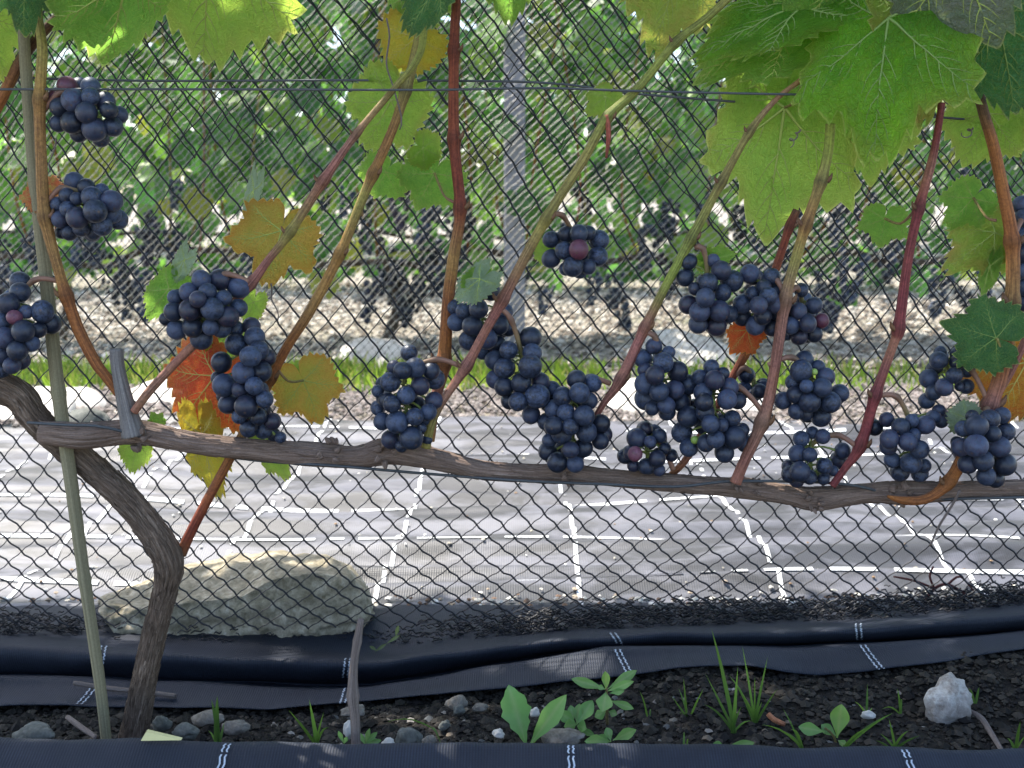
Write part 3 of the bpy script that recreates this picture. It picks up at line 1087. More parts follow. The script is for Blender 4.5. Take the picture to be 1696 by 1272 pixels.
class LeafShape:
    def __init__(self, seed, deep=1.0, teeth=1.0, wf=1.0, cup=0.0, droop=0.0, fold=0.0, wave=1.0, n=190, rings=12):
        self.r = random.Random(seed)
        self.seed, self.deep, self.teeth, self.wf = seed, deep, teeth, wf
        self.cup, self.droop, self.fold, self.wave = cup, droop, fold, wave
        self.n, self.rings = n, rings
        self.side = (self.r.uniform(0.88, 1.1), self.r.uniform(0.88, 1.1))
        self.sh = self.r.uniform(-6, 6)

    def rad(self, th):
        d = abs(math.degrees(th))
        s = self.side[0 if th < 0 else 1]
        dd = max(0.0, min(180.0, d + self.sh * math.sin(math.radians(d)) * (1 if th > 0 else -1)))
        xs = [a for a, b in LOBE]
        ys = [b for a, b in LOBE]
        r = float(np.interp(dd, xs, ys))
        r = 0.78 + (r - 0.78) * self.deep if dd < 150 else r
        if d > 10:
            r *= 1 + (s - 1) * min(1, d / 50)
        k = d / 12.5 + self.seed * 0.37
        saw = k - math.floor(k)
        tooth = (1 - saw) if d < 53 else saw
        r *= 1 + self.teeth * 0.15 * (tooth - 0.5) * (1 if d < 158 else 0.2) + 0.02 * math.sin(k * 2.1)
        return r

    def z(self, x, y):
        q = math.hypot(x, y)
        th = math.atan2(x, y)
        z = -self.cup * x * x - self.droop * y * abs(y) + self.fold * abs(x)
        z += 0.035 * self.wave * q * q * math.sin(5 * th + self.seed)
        z += 0.030 * self.wave * noise.noise(Vector((x * 3.1, y * 3.1, self.seed)))
        z += 0.014 * self.wave * noise.noise(Vector((x * 9, y * 9, self.seed + 4)))
        return z

    def blade(self):
        v, f, lp = [(0, 0, self.z(0, 0))], [], [(0, 0, 0)]
        n, R = self.n, self.rings
        for j in range(1, R + 1):
            s = (j / R) ** 0.85
            for i in range(n):
                th = -math.pi + 2 * math.pi * (i + 0.5) / n
                r = self.rad(th) * s
                if j < R:                            # keep the teeth on the rim only
                    r = s * (0.25 * self.rad(th) + 0.25 * self.rad(th + 0.04) + 0.25 * self.rad(th - 0.04) + 0.25 * self.rad(th + 0.08))
                x, y = r * math.sin(th) * self.wf, r * math.cos(th)
                v.append((x, y, self.z(x, y)))
                lp.append((x, y, s))
        for i in range(n - 1):
            f.append((0, 1 + i + 1, 1 + i))
        for j in range(R - 1):
            a = 1 + j * n
            for i in range(n - 1):
                f.append((a + i, a + i + 1, a + n + i + 1, a + n + i))
        return v, f, lp

    def veins(self):
        """thin ribs standing on both faces of the blade"""
        lines = []
        for a in (0, -53, 53, -110, 110):
            th = math.radians(a)
            L = self.rad(th) * (0.93 if abs(a) < 100 else 0.85)
            bend = 0.10 * (1 if a > 0 else -1 if a < 0 else 0.3)
            main = []
            for k in range(9):
                t = k / 8
                g = th + bend * t * t * (1 if abs(a) < 100 else 1.6)
                main.append((math.sin(g) * L * t, math.cos(g) * L * t, 0.0125 * (1 - 0.85 * t)))
            lines.append(main)
            for k in range(1, 6):
                for s in (-1, 1):
                    t = 0.14 + 0.145 * k + (0.05 if s > 0 else 0)
                    g = th + bend * t * t
                    bx, by = math.sin(g) * L * t, math.cos(g) * L * t
                    ln = L * (0.42 - 0.28 * t) * (1.0 if abs(a) < 100 else 0.75)
                    sec = []
                    for m in range(4):
                        u = m / 3
                        gg = g + s * (0.80 - 0.25 * u)
                        sec.append((bx + math.sin(gg) * ln * u, by + math.cos(gg) * ln * u, 0.0062 * (1 - 0.7 * u)))
                    lines.append(sec)
        return lines


def leaf(J, T, kind, Y=0.84, dt=0.0, roll=0.0, seed=None, wf=1.0, deep=1.0, cup=0.28, droop=0.26, fold=0.0, wave=1.5, pet=None, flip=False, label=None, parent=None, vy=1.0):
    """one blade with its vein network and stalk; J = stalk joint pixel, T = tip pixel"""
    leaf.k += 1
    seed = leaf.k if seed is None else seed
    sh = LeafShape(seed, deep, 1.0, wf, cup, droop, fold, wave)
    Jw, Tw = P(J[0], J[1], Y), P(T[0], T[1], Y + dt)
    yax = Tw - Jw
    L = yax.length
    yax.normalize()
    view = (CAM - Jw).normalized()
    nrm = (view - yax * view.dot(yax)).normalized()
    nrm = Matrix.Rotation(math.radians(roll), 3, yax) @ nrm
    xax = yax.cross(nrm)
    Mx = Matrix((xax, yax, nrm)).transposed() * L
    v, f, lp = sh.blade()
    mat, vm = LEAFM[kind]
    me = mesh('leaf', [tuple(Mx @ Vector(q)) for q in v], f, mat)
    attr_vec(me, 'lp', lp)
    par = parent or vine
    o = bpy.data.objects.new('leaf', me)
    link(o, par)
    o.location = Jw - par.location
    if label:
        o['label'] = label
    mb = MB()
    for ln in sh.veins():
        c = []
        for (x, y, r) in ln:
            q = Mx @ Vector((x * wf, y, sh.z(x * wf, y)))
            c.append((q.x, q.y, q.z, r * L * 0.95 * vy))
        mb.tube(c, 5, 0.012, cap=False)
    vo = bpy.data.objects.new('vein', mb.mesh('vein', vm))
    link(vo, o)
    if pet:
        A = P(pet[0], pet[1], pet[2] if len(pet) > 2 else Y)
        mid = (A + Jw) / 2 + Vector((0, -0.004, -0.006))
        b = MB().tube([(*A, 0.0013), (*mid, 0.0010), (*(Jw + nrm * 0.001), 0.0011)], 7, 0.004, cols=[PINK, (0.34, 0.24, 0.10), (0.35, 0.32, 0.1)])
        po = bpy.data.objects.new('petiole', b.mesh('petiole', M_CANE))
        link(po, o)
        po.location = -Jw
    return o


leaf.k = 0
random.seed(21)
# top left
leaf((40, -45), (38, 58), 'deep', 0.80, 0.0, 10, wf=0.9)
leaf((-38, 20), (22, 128), 'lime', 0.86, 0.01, -20, wf=0.9)
leaf((205, -40), (188, 148), 'green', 0.815, 0.05, -28, wf=0.72, deep=0.4, cup=0.3)
leaf((352, -105), (318, 154), 'lime', 0.85, 0.05, 18, wf=0.86, deep=0.5)
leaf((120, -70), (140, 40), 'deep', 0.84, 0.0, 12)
leaf((75, 322), (48, 290), 'pink', 0.865, 0.0, 10, wf=1.2, deep=0.5, label='small reddish leaf')
# top centre
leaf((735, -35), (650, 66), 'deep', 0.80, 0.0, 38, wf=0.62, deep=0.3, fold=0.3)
leaf((690, 62), (628, 112), 'yellow', 0.88, 0.0, 10, wf=1.0, deep=0.3, pet=(700, 40))
leaf((648, 165), (598, 258), 'lime', 0.885, 0.01, 5, wf=0.9, deep=0.6)
leaf((640, 285), (612, 330), 'green', 0.905, 0.0, 0, wf=1.2, deep=0.6)
leaf((720, 287), (686, 350), 'green', 0.894, 0.0, 4, wf=1.15, deep=0.7, pet=(752, 335, 0.876))
leaf((700, 245), (735, 262), 'lime', 0.888, 0.0, 0, wf=1.2, deep=0.5)
leaf((848, -70), (842, 48), 'green', 0.83, 0.01, 0, wf=0.85, deep=0.8)
leaf((700, -80), (640, 30), 'green', 0.86, 0.02, 25)
leaf((1003, 160), (966, 188), 'lime', 0.86, 0.0, 20, deep=0.8)
# top right of centre
leaf((1130, -70), (1075, 112), 'olive', 0.87, 0.02, 0, wf=0.66, deep=0.6, label='leaf tinged brown')
leaf((1320, 35), (1135, 122), 'green', 0.855, 0.0, 25, wf=0.55, deep=0.6, fold=0.15)
leaf((1330, 10), (1125, 72), 'gloss', 0.835, 0.0, 45, wf=0.5, deep=0.5)
leaf((1400, -45), (1300, 84), 'green', 0.815, 0.03, -30, wf=0.75, deep=0.6)
leaf((1298, 120), (1190, 185), 'green', 0.89, 0.0, 10, wf=0.75, deep=0.7)
leaf((1240, 60), (1255, 132), 'lime', 0.89, 0.0, 0, wf=0.8, deep=0.7)
leaf((1300, 178), (1262, 420), 'lime', 0.868, 0.02, 4, wf=0.74, deep=0.9, cup=0.1, pet=(1332, 128, 0.85), label='large backlit yellow green leaf')
# the big glossy leaf and its neighbours
leaf((1472, 30), (1436, 256), 'gloss', 0.80, -0.035, 14, wf=0.78, deep=0.75, cup=0.25, wave=2.2, vy=0.9, label='big glossy bright green leaf')
leaf((1530, 30), (1562, 232), 'olive', 0.805, 0.03, -30, wf=0.58, deep=0.7, wave=1.4, label='yellowing leaf with brown speckles')
leaf((1585, -90), (1652, 100), 'silver', 0.765, 0.0, 10, wf=0.9, deep=0.5, cup=0.05, label='greyish bronze leaf')
leaf((1655, 40), (1690, 218), 'deep', 0.815, 0.0, 0, wf=0.75, deep=0.35, label='dark green leaf')
leaf((1442, 190), (1442, 312), 'lime', 0.875, 0.01, 0, wf=0.85, deep=0.8)
leaf((1640, 188), (1592, 282), 'lime', 0.875, 0.0, 0, wf=1.1, deep=0.6)
leaf((1690, 190), (1700, 262), 'lime', 0.88, 0.0, 0, wf=1.2, deep=0.6)
# right
leaf((1466, 362), (1456, 412), 'green', 0.865, 0.0, 0, wf=1.2, deep=0.8, pet=(1512, 352, 0.842))
leaf((1612, 328), (1566, 378), 'green', 0.866, 0.0, 0, wf=1.05, deep=0.7, pet=(1650, 365, 0.845))
leaf((1648, 385), (1563, 452), 'olive', 0.866, 0.0, 0, wf=0.8, deep=0.7, label='yellowish leaf with pink edge')
leaf((1652, 410), (1628, 468), 'lime', 0.868, 0.0, 0, wf=0.8, deep=0.6)
leaf((1640, 440), (1618, 498), 'green', 0.862, 0.0, 40, wf=0.45, deep=0.3)
leaf((1650, 560), (1566, 536), 'deep', 0.822, 0.0, 0, wf=1.0, deep=0.7, pet=(1668, 585, 0.838), label='dark green leaf')
leaf((1700, 600), (1640, 712), 'amber', 0.872, 0.0, 0, wf=0.9, deep=0.6, label='brown and amber withering leaf')
leaf((1602, 692), (1566, 680), 'pale', 0.832, 0.0, 0, wf=1.1, deep=0.3)
# middle and left
leaf((356, 622), (286, 714), 'red', 0.884, 0.0, 10, wf=0.98, deep=0.6, cup=0.3, label='red and orange autumn leaf')
leaf((335, 720), (360, 846), 'yellow', 0.880, 0.0, 25, wf=0.42, deep=0.6, label='yellow leaf curling under the arm')
leaf((466, 382), (440, 474), 'ochre', 0.870, 0.0, 0, wf=1.1, deep=1.15, label='ochre leaf with green veins')
leaf((502, 630), (534, 706), 'ochre', 0.885, 0.0, 0, wf=1.05, deep=0.8, pet=(455, 605, 0.87), label='ochre leaf on a short stalk')
leaf((280, 478), (230, 538), 'green', 0.866, 0.0, 10, wf=0.6, deep=0.4)
leaf((306, 430), (282, 476), 'pale', 0.862, 0.0, 30, wf=0.5, deep=0.2)
leaf((420, 315), (396, 385), 'pale', 0.88, 0.0, 50, wf=0.35, deep=0.2)
leaf((228, 728), (214, 798), 'lime', 0.872, 0.0, 10, wf=0.55, deep=0.4)
leaf((262, 700), (250, 682), 'green', 0.872, 0.0, 0)
leaf((445, 735), (488, 802), 'lime', 0.874, 0.0, -20, wf=0.5, deep=0.5)
leaf((372, 558), (346, 612), 'lime', 0.885, 0.0, 0, wf=0.8, deep=0.4)
leaf((420, 500), (405, 545), 'lime', 0.88, 0.0, 0, wf=0.7, deep=0.4)
leaf((795, 462), (744, 500), 'pale', 0.825, 0.0, 25, wf=0.7, deep=0.3)
leaf((788, 470), (816, 440), 'green', 0.828, 0.0, 0, wf=0.9, deep=0.4)
leaf((1180, 430), (1226, 418), 'green', 0.85, 0.0, 0, wf=0.55, deep=0.6)
leaf((1172, 428), (1152, 452), 'lime', 0.848, 0.0, 20, wf=0.7, deep=0.5)
leaf((1238, 546), (1206, 590), 'red', 0.866, 0.0, 0, wf=0.8, deep=0.6, label='small red leaf')
leaf((905, 415), (900, 445), 'lime', 0.868, 0.0, 0, wf=0.8, deep=0.4)

# simple leaf used in quantity (own vine above the picture, vines behind)
def leaf_low(n=26, wf=0.95, seed=1):
    sh = LeafShape(seed, 0.8, 0.0, wf)
    v = [(0, 0, 0)]
    for i in range(n):
        th = -math.pi + 2 * math.pi * (i + 0.5) / n
        r = sh.rad(th) * (1.06 if i % 2 else 0.95)
        x, y = r * math.sin(th) * wf, r * math.cos(th)
        v.append((x, y, -0.22 * x * x - 0.16 * y * abs(y) + 0.05 * math.sin(4 * th + seed)))
    f = [(0, 1 + i + 1, 1 + i) for i in range(n - 1)]
    return np.array(v), f


LOWS = [leaf_low(26, 0.95, s) for s in range(4)]


def scatter_leaves(name, m, parent, places, kind='stuff'):
    """places: rows of centre, size, normal direction; all leaves of one canopy in one mesh"""
    V, F, C, b = [], [], [], 0
    for (c, s, nrm, hang) in places:
        v, f = random.choice(LOWS)
        nrm = Vector(nrm).normalized()
        y = Vector((random.gauss(0, 0.6), random.gauss(0, 0.5), -hang))
        y = (y - nrm * y.dot(nrm)).normalized()
        x = y.cross(nrm)
        R = np.array([x, y, nrm]) * s
        V.append(v @ R + np.array(c))
        F += [tuple(b + i for i in q) for q in f]
        C += [[random.random()] * 3] * len(v)
        b += len(v)
    me = mesh(name, np.concatenate(V), F, m)
    attr_col(me, 'col', np.array(C))
    o = obj(name, me, parent)
    if kind:
        o['kind'] = kind
    return o


# the rest of this vine's leaf wall, unseen above, shaped to shade the foreground
random.seed(5)
pl = []
while len(pl) < 2000:
    x, y, z = random.uniform(-2.3, 1.3), random.uniform(0.66, 1.8), random.uniform(0.64, 1.9)
    if y > 1.21 + z / 3.2:
        continue
    s = random.uniform(0.055, 0.085)
    if z - s * 1.25 < 0.46 + 0.176 * (y + 0.05):
        continue
    if y < 0.74 and z < 0.8:
        continue
    pl.append(((x, y, z), s, (random.gauss(-0.2, 0.6), random.gauss(-0.1, 0.7), random.uniform(0.3, 1)), 1.0))
scatter_leaves('foliage', M_CANOPY, vine, pl)

# ------------------------------------------------------------------ grape clusters
def sphere(n=20, m=12):
    v, f = [(0, 0, 1)], []
    for j in range(1, m):
        a = math.pi * j / m
        for i in range(n):
            g = 2 * math.pi * i / n
            v.append((math.sin(a) * math.cos(g), math.sin(a) * math.sin(g), math.cos(a)))
    v.append((0, 0, -1))
    for i in range(n):
        f.append((0, 1 + i, 1 + (i + 1) % n))
    for j in range(m - 2):
        for i in range(n):
            a, b = 1 + j * n + i, 1 + j * n + (i + 1) % n
            f.append((a, a + n, b + n, b))
    e = len(v) - 1
    o = 1 + (m - 2) * n
    for i in range(n):
        f.append((e, o + (i + 1) % n, o + i))
    return v, f


sv, sf = sphere()
BM = {'b': mesh('berry', sv, sf, M_BERRY), 'r': mesh('berry_red', sv, sf, M_BERRY_R), 'g': mesh('berry_green', sv, sf, M_BERRY_G)}

CL = [
    ((0, 0), 0.842, 'dark bunch with two reddish berries at the upper left, just under the top wires', (68, 190, 0.85),
     [(335, 430, 45, 'r'), (275, 485, 35, 'r'), (450, 432, 44), (445, 480, 40), (365, 500, 52), (525, 510, 45), (300, 530, 42), (430, 560, 47), (290, 615, 38), (360, 610, 50), (470, 640, 55), (560, 625, 46), (590, 575, 40), (390, 665, 38), (500, 690, 38), (540, 545, 40), (490, 570, 16, 'g')]),
    ((0, 0), 0.842, 'dark bunch beside the upright tan cane, below the bunch with reddish berries', (72, 345, 0.85),
     [(370, 905, 45), (430, 935, 40), (335, 975, 35), (380, 985, 30), (452, 980, 48), (505, 950, 35), (555, 1005, 50), (340, 1040, 38), (470, 1045, 52), (300, 1090, 40), (385, 1085, 50), (580, 1085, 48), (505, 1120, 48), (400, 1130, 40), (345, 1155, 38), (310, 1155, 30), (465, 1155, 35), (290, 1015, 35), (560, 1060, 42)]),
    ((0, 400), 0.838, 'loose bunch cut by the left edge, above the head of the old trunk', (97, 465, 0.85),
     [(100, 205, 48), (98, 250, 46), (45, 310, 50), (70, 375, 35, 'r'), (12, 395, 45), (130, 350, 33), (212, 350, 52), (250, 405, 48), (115, 445, 50), (25, 480, 50), (190, 440, 38), (85, 545, 48), (155, 505, 40), (10, 565, 50), (100, 590, 45), (60, 610, 40), (10, 630, 40), (-60, 450, 50), (-70, 560, 48)]),
    ((0, 400), 0.826, 'plump bunch over the pink cane, above the red leaf', (414, 468, 0.84),
     [(1000, 190, 45), (1092, 190, 50), (1188, 225, 52), (870, 280, 35), (940, 255, 45), (1030, 250, 42), (1112, 280, 38), (945, 335, 52), (1055, 335, 52), (865, 345, 45), (825, 385, 32), (1185, 330, 42), (1130, 375, 50), (880, 438, 45), (955, 425, 48), (1048, 425, 40), (1000, 480, 52), (1100, 430, 45), (980, 290, 40)]),
    ((0, 400), 0.836, 'long bunch hanging to the arm on the right of the red leaf', (448, 605, 0.868),
     [(1170, 435, 40), (1250, 425, 42), (1265, 475, 48), (1175, 510, 52), (1100, 600, 50), (1250, 570, 50), (1210, 650, 52), (1085, 680, 35), (1115, 715, 55), (1190, 735, 38), (1265, 720, 42), (1135, 805, 48), (1225, 820, 55), (1190, 870, 35), (1240, 925, 45), (1317, 575, 42), (1302, 645, 48), (1282, 745, 52), (1312, 780, 42), (1280, 870, 42), (1352, 895, 40), (1307, 935, 42), (1362, 960, 33), (1390, 972, 28), (1285, 545, 45)]),
    ((424, 400), 0.826, 'bunch with green inner stalks touching the arm below the short red stub', (772, 610, 0.836),
     [(760, 552, 40), (790, 630, 48), (685, 625, 32), (730, 640, 42), (868, 645, 42), (885, 680, 48), (668, 697, 48), (815, 718, 45), (607, 745, 30), (745, 765, 44), (650, 790, 42), (675, 805, 42), (885, 790, 42), (605, 835, 30), (855, 848, 40), (790, 870, 42), (628, 893, 42), (700, 898, 52), (672, 985, 46), (772, 973, 55), (820, 930, 25), (720, 1015, 30), (850, 985, 25)]),
    ((424, 400), 0.862, 'shaded bunch partly hidden behind the rising pink cane, under a pale curled leaf', (760, 470, 0.874),
     [(1165, 248, 45), (1110, 265, 32), (990, 330, 38), (1033, 345, 38), (1105, 338, 45), (995, 400, 42), (1080, 420, 48), (1235, 350, 40), (1060, 490, 48), (1150, 480, 50), (1210, 420, 45), (1190, 510, 45), (1130, 545, 40), (1250, 430, 40)]),
    ((848, 400), 0.836, 'upper of the two joined bunches right of the rising pink cane', (828, 510, 0.835),
     [(92, 480, 52), (100, 555, 46), (90, 620, 55), (45, 705, 48), (125, 760, 58), (30, 795, 45), (95, 860, 45), (-17, 540, 42), (-87, 590, 45), (-37, 630, 50), (-82, 685, 45), (-37, 725, 45), (-12, 790, 40), (180, 800, 40), (145, 710, 45), (190, 735, 40)]),
    ((848, 400), 0.826, 'lower of the two joined bunches, resting its tip on the arm', (1010, 635, 0.84),
     [(320, 685, 45), (400, 705, 42), (335, 755, 50), (250, 775, 45), (380, 790, 40), (268, 852, 44), (358, 872, 50), (440, 905, 45), (175, 890, 42), (290, 920, 40), (210, 920, 45), (238, 955, 48), (368, 942, 50), (440, 990, 42), (180, 1040, 45), (293, 1035, 40), (352, 1025, 46), (225, 1095, 50), (312, 1105, 42), (210, 830, 45), (190, 990, 35), (455, 960, 40)]),
    ((848, 400), 0.842, 'small straggly bunch with bare stalks sitting on the arm, left of the white grid line', (1115, 778, 0.85),
     [(660, 930, 32), (620, 980, 48), (733, 965, 35), (685, 995, 30), (590, 1050, 35), (610, 1055, 36, 'r'), (720, 1080, 42), (790, 1062, 32), (565, 1065, 38), (665, 1115, 38), (605, 1115, 30), (730, 1135, 30), (760, 1030, 30)]),
    ((848, 400), 0.834, 'bunch hanging on a bent stalk from the middle olive cane', (1068, 552, 0.84),
     [(705, 520, 38), (650, 585, 45), (778, 552, 32), (755, 605, 48), (820, 645, 50), (710, 670, 45), (660, 640, 35), (665, 705, 50), (730, 745, 46), (810, 735, 44), (675, 785, 55), (755, 810, 42), (840, 800, 45), (870, 710, 50), (770, 845, 42), (700, 820, 35)]),
    ((848, 400), 0.828, 'wide bunch with two tiny green berries, left of the pink cane joint', (1262, 680, 0.836),
     [(990, 625, 38), (935, 680, 40), (1005, 690, 45), (950, 745, 45), (1080, 730, 45), (955, 800, 45), (1070, 782, 48), (960, 845, 45), (875, 870, 52), (990, 905, 44), (1090, 885, 40), (1040, 910, 35), (845, 950, 48), (1010, 985, 42), (1105, 965, 55), (1160, 1005, 42), (880, 1020, 45), (965, 1000, 42), (1055, 1050, 46), (1140, 940, 35), (1050, 655, 30), (1120, 790, 40), (990, 798, 18, 'g'), (910, 988, 20, 'g')]),
    ((848, 400), 0.866, 'few loose berries on green stalks behind the pink cane', (1215, 625, 0.874),
     [(1165, 665, 38), (1160, 740, 40), (1225, 745, 36), (1248, 720, 30), (1200, 755, 34)]),
    ((848, 400), 0.832, 'bunch left of three at upper right, under small green leaflets', (1152, 410, 0.84),
     [(880, 100, 38), (860, 180, 42), (1000, 95, 32), (1040, 145, 46), (975, 205, 45), (910, 235, 32), (1090, 195, 50), (960, 280, 45), (1045, 255, 42), (880, 315, 45), (930, 345, 48), (1030, 345, 50), (1075, 360, 42), (925, 410, 46), (1015, 420, 46)]),
    ((848, 400), 0.842, 'middle of three bunches at upper right, crossed by the pink olive cane', (1300, 490, 0.837),
     [(1180, 160, 45), (1250, 235, 36), (1148, 310, 44), (1235, 310, 42), (1145, 375, 42), (1245, 370, 42), (1210, 415, 45), (1200, 260, 35), (1307, 245, 42), (1302, 310, 45), (1312, 350, 35), (1297, 420, 45), (1270, 280, 42), (1290, 180, 40)]),
    ((1272, 400), 0.846, 'small bunch with one reddish berry on the right of the pink olive cane', (1302, 492, 0.837),
     [(165, 242, 34), (228, 318, 40), (150, 350, 40), (265, 393, 36, 'r'), (195, 405, 42), (115, 420, 42), (228, 460, 40), (150, 470, 40), (120, 350, 35), (95, 455, 35)]),
    ((1272, 400), 0.832, 'pale blue rounded bunch between the pink cane and the purple cane', (1272, 605, 0.836),
     [(180, 590, 45), (165, 645, 52), (250, 630, 35), (280, 675, 45), (130, 700, 40), (265, 720, 46), (195, 720, 32), (355, 755, 44), (140, 760, 42), (75, 790, 42), (205, 792, 50), (308, 798, 50), (145, 845, 38), (185, 855, 35), (260, 870, 48), (228, 648, 16, 'g')]),
    ((1272, 400), 0.838, 'loose bunch on a curved red stalk at the foot of the purple cane', (1420, 740, 0.838),
     [(165, 980, 38), (222, 950, 30), (270, 968, 36), (150, 1055, 45), (205, 1060, 35), (370, 1040, 38), (100, 1120, 30), (155, 1145, 48), (115, 1155, 40), (280, 1115, 38), (205, 1170, 35), (275, 1180, 30), (325, 1140, 25), (140, 1185, 35)]),
    ((1272, 400), 0.832, 'bunch with spread shoulders right of the purple cane, above a knot of the arm', (1455, 655, 0.838),
     [(530, 925, 38), (590, 885, 36), (662, 920, 42), (718, 895, 32), (778, 905, 45), (605, 985, 46), (600, 1020, 40), (697, 995, 44), (750, 1035, 44), (615, 1080, 38), (715, 1100, 50), (655, 1145, 45), (755, 1150, 40), (770, 1115, 35), (720, 965, 35), (820, 880, 35), (850, 845, 32), (855, 890, 30)]),
    ((1272, 400), 0.848, 'small glossy dark bunch beside the thick rusty cane at right', (1638, 668, 0.84),
     [(855, 550, 30), (848, 590, 42), (940, 560, 32), (940, 600, 36), (990, 632, 36), (800, 685, 45), (925, 665, 38), (872, 725, 42), (985, 720, 35), (825, 745, 38), (790, 790, 38), (950, 720, 22)]),
    ((1272, 400), 0.815, 'rightmost full bunch, in front of the thick rusty cane', (1630, 690, 0.836),
     [(1015, 870, 32), (1100, 885, 48), (1160, 865, 40), (970, 930, 40), (1048, 930, 55), (1180, 950, 42), (955, 1020, 45), (1035, 1005, 54), (1145, 1010, 52), (995, 1105, 45), (1068, 1090, 50), (1172, 1105, 54), (1085, 1165, 45), (1130, 1175, 42), (940, 1000, 30), (1110, 960, 40)]),
    ((0, 0), 0.862, 'dark bunch half cut off by the right edge behind the rusty cane', (1676, 400, 0.842),
     [(5075, 1020, 42), (5085, 1085, 40), (5060, 1180, 45), (5120, 1130, 45), (5075, 1260, 45), (5070, 1340, 45), (5080, 1420, 45), (5130, 1220, 45), (5140, 1320, 45), (5085, 1500, 42)]),
    ((848, 0), 0.85, 'small round bunch with one pink berry alone in the upper middle', (908, 358, 0.835),
     [(195, 1190, 40), (270, 1165, 38), (335, 1160, 42), (430, 1190, 45), (378, 1160, 35), (260, 1245, 42), (330, 1242, 46, 'r'), (195, 1285, 44), (425, 1275, 46), (305, 1322, 48), (375, 1325, 36), (270, 1335, 32), (340, 1345, 35)]),
]

random.seed(11)
for off, Y0, label, att, bl in CL:
    B = []
    for q in bl:
        B.append([off[0] + q[0] / 3, off[1] + q[1] / 3, q[2] / 3 * 1.06, q[3] if len(q) > 3 else 'b'])
    cx = sum(b[0] for b in B) / len(B)
    cy = sum(b[1] for b in B) / len(B)
    W = max(max(abs(b[0] - cx) for b in B), 20)
    H = max(max(abs(b[1] - cy) for b in B), 20)
    s = pxm(Y0)
    D = 0.8 * min(W, H) * s
    pos = []
    for b in B:
        e = min(1.3, ((b[0] - cx) / W) ** 2 + ((b[1] - cy) / H) ** 2)
        pos.append([b[0] * s, b[1] * s, D * (e * 0.9 - 0.45) + random.uniform(-0.003, 0.003), b[2] * s, b[3], 1])
    # berries filling the inside and the far side
    tries = 0
    want = int(len(B) * 0.55)
    while want > 0 and tries < 4000:
        tries += 1
        a, b = random.choice(pos), random.choice(pos)
        if math.hypot(a[0] - b[0], a[1] - b[1]) > 5.5 * 15 * s / 1.6:
            continue
        u = random.random()
        q = [a[0] * u + b[0] * (1 - u), a[1] * u + b[1] * (1 - u), max(a[2], b[2]) + random.uniform(0.006, 0.026), 13.5 * s * random.uniform(0.85, 1.1), 'b', 0]
        if any(math.dist(q[:3], p[:3]) < 0.85 * (q[3] + p[3]) for p in pos):
            continue
        pos.append(q)
        want -= 1
    for it in range(70):
        for i in range(len(pos)):
            for j in range(i + 1, len(pos)):
                p, q = pos[i], pos[j]
                d = math.dist(p[:3], q[:3])
                m = 0.93 * (p[3] + q[3])
                if d < m:
                    k = (m - d) * 0.5
                    dz = q[2] - p[2]
                    sg = 1 if dz >= 0 else -1
                    p[2] -= sg * k * 0.7
                    q[2] += sg * k * 0.7
                    if d > 1e-6:
                        for c in (0, 1):
                            g = (q[c] - p[c]) / d * k * 0.22
                            p[c] -= g * (0.5 if p[5] else 1.5)
                            q[c] += g * (0.5 if q[5] else 1.5)
    zmid = sum(p[2] for p in pos) / len(pos)
    cw = P(cx, cy, Y0)
    root = empty('grape_cluster', cw, label, 'grapes', 'ripe grape bunches on the near vine')
    cen = []
    for p in pos:
        px, py, yy = p[0] / s, p[1] / s, Y0 + p[2]
        yy = min(max(yy, 0.76), 1.0)
        w = P(px, py, yy)
        R = p[3] * (yy / Y0)
        cen.append((w, R))
        o = bpy.data.objects.new('berry', BM[p[4]])
        link(o, root)
        o.location = w - cw
        o.scale = (R * random.uniform(0.96, 1.04), R * random.uniform(0.97, 1.04), R * random.uniform(0.97, 1.06))
        outd = (w - (cw + Vector((0, 0.01, 0)))).normalized() + Vector((random.gauss(0, 0.45), random.gauss(-0.35, 0.4), random.gauss(-0.3, 0.45)))
        o.rotation_euler = (-outd).to_track_quat('Z', 'Y').to_euler()
    # stalk from the cane, main rachis and a pedicel for each berry
    A = P(*att)
    top = P(cx, cy - H * 0.55, Y0 + zmid)
    bot = P(cx, cy + H * 0.62, Y0 + zmid)
    GRN, BWN = (0.20, 0.24, 0.06), (0.26, 0.14, 0.09)
    mb = MB()
    sag = (A + top) / 2 + Vector((0, -0.004, 0.010))
    mb.tube([(*A, 0.0022), (*sag, 0.0019), (*top, 0.0020), (*((top + bot) / 2), 0.0016), (*bot, 0.0009)], 8, 0.004, 0.1, 3, [BWN, BWN, (0.22, 0.2, 0.07), GRN, GRN], nodes=[(1, 0.4, 0.004)])
    for w, R in cen:
        t = max(0.0, min(1.0, (w - top).dot(bot - top) / (bot - top).length_squared - 0.12))
        h = top + (bot - top) * t
        dv = (w - h)
        if dv.length < R:
            continue
        e = w - dv.normalized() * R * 0.92
        mb.tube([(*h, 0.0012), (*((h + e) / 2 + Vector((0, 0, 0.002))), 0.0008), (*e, 0.0011)], 5, 0.006, cols=[GRN, GRN, (0.24, 0.3, 0.08)], cap=False)
    mb.build('stem', M_STEM, root)

# ------------------------------------------------------------------ stakes, wires, sticks
def tube_thing(name, rows, m, label, cat, Y=VY, sides=14, amp=0.05, cols=None, step=0.005, rough=3.0, nodes=(), group=None, along=3.0):
    c = ctrl(rows, Y)
    o = MB().tube(c, sides, step, amp, rough, cols, nodes=nodes, along=along).build(name, m)
    rebase(o, c[0][:3])
    return tag(o, label, cat, group)


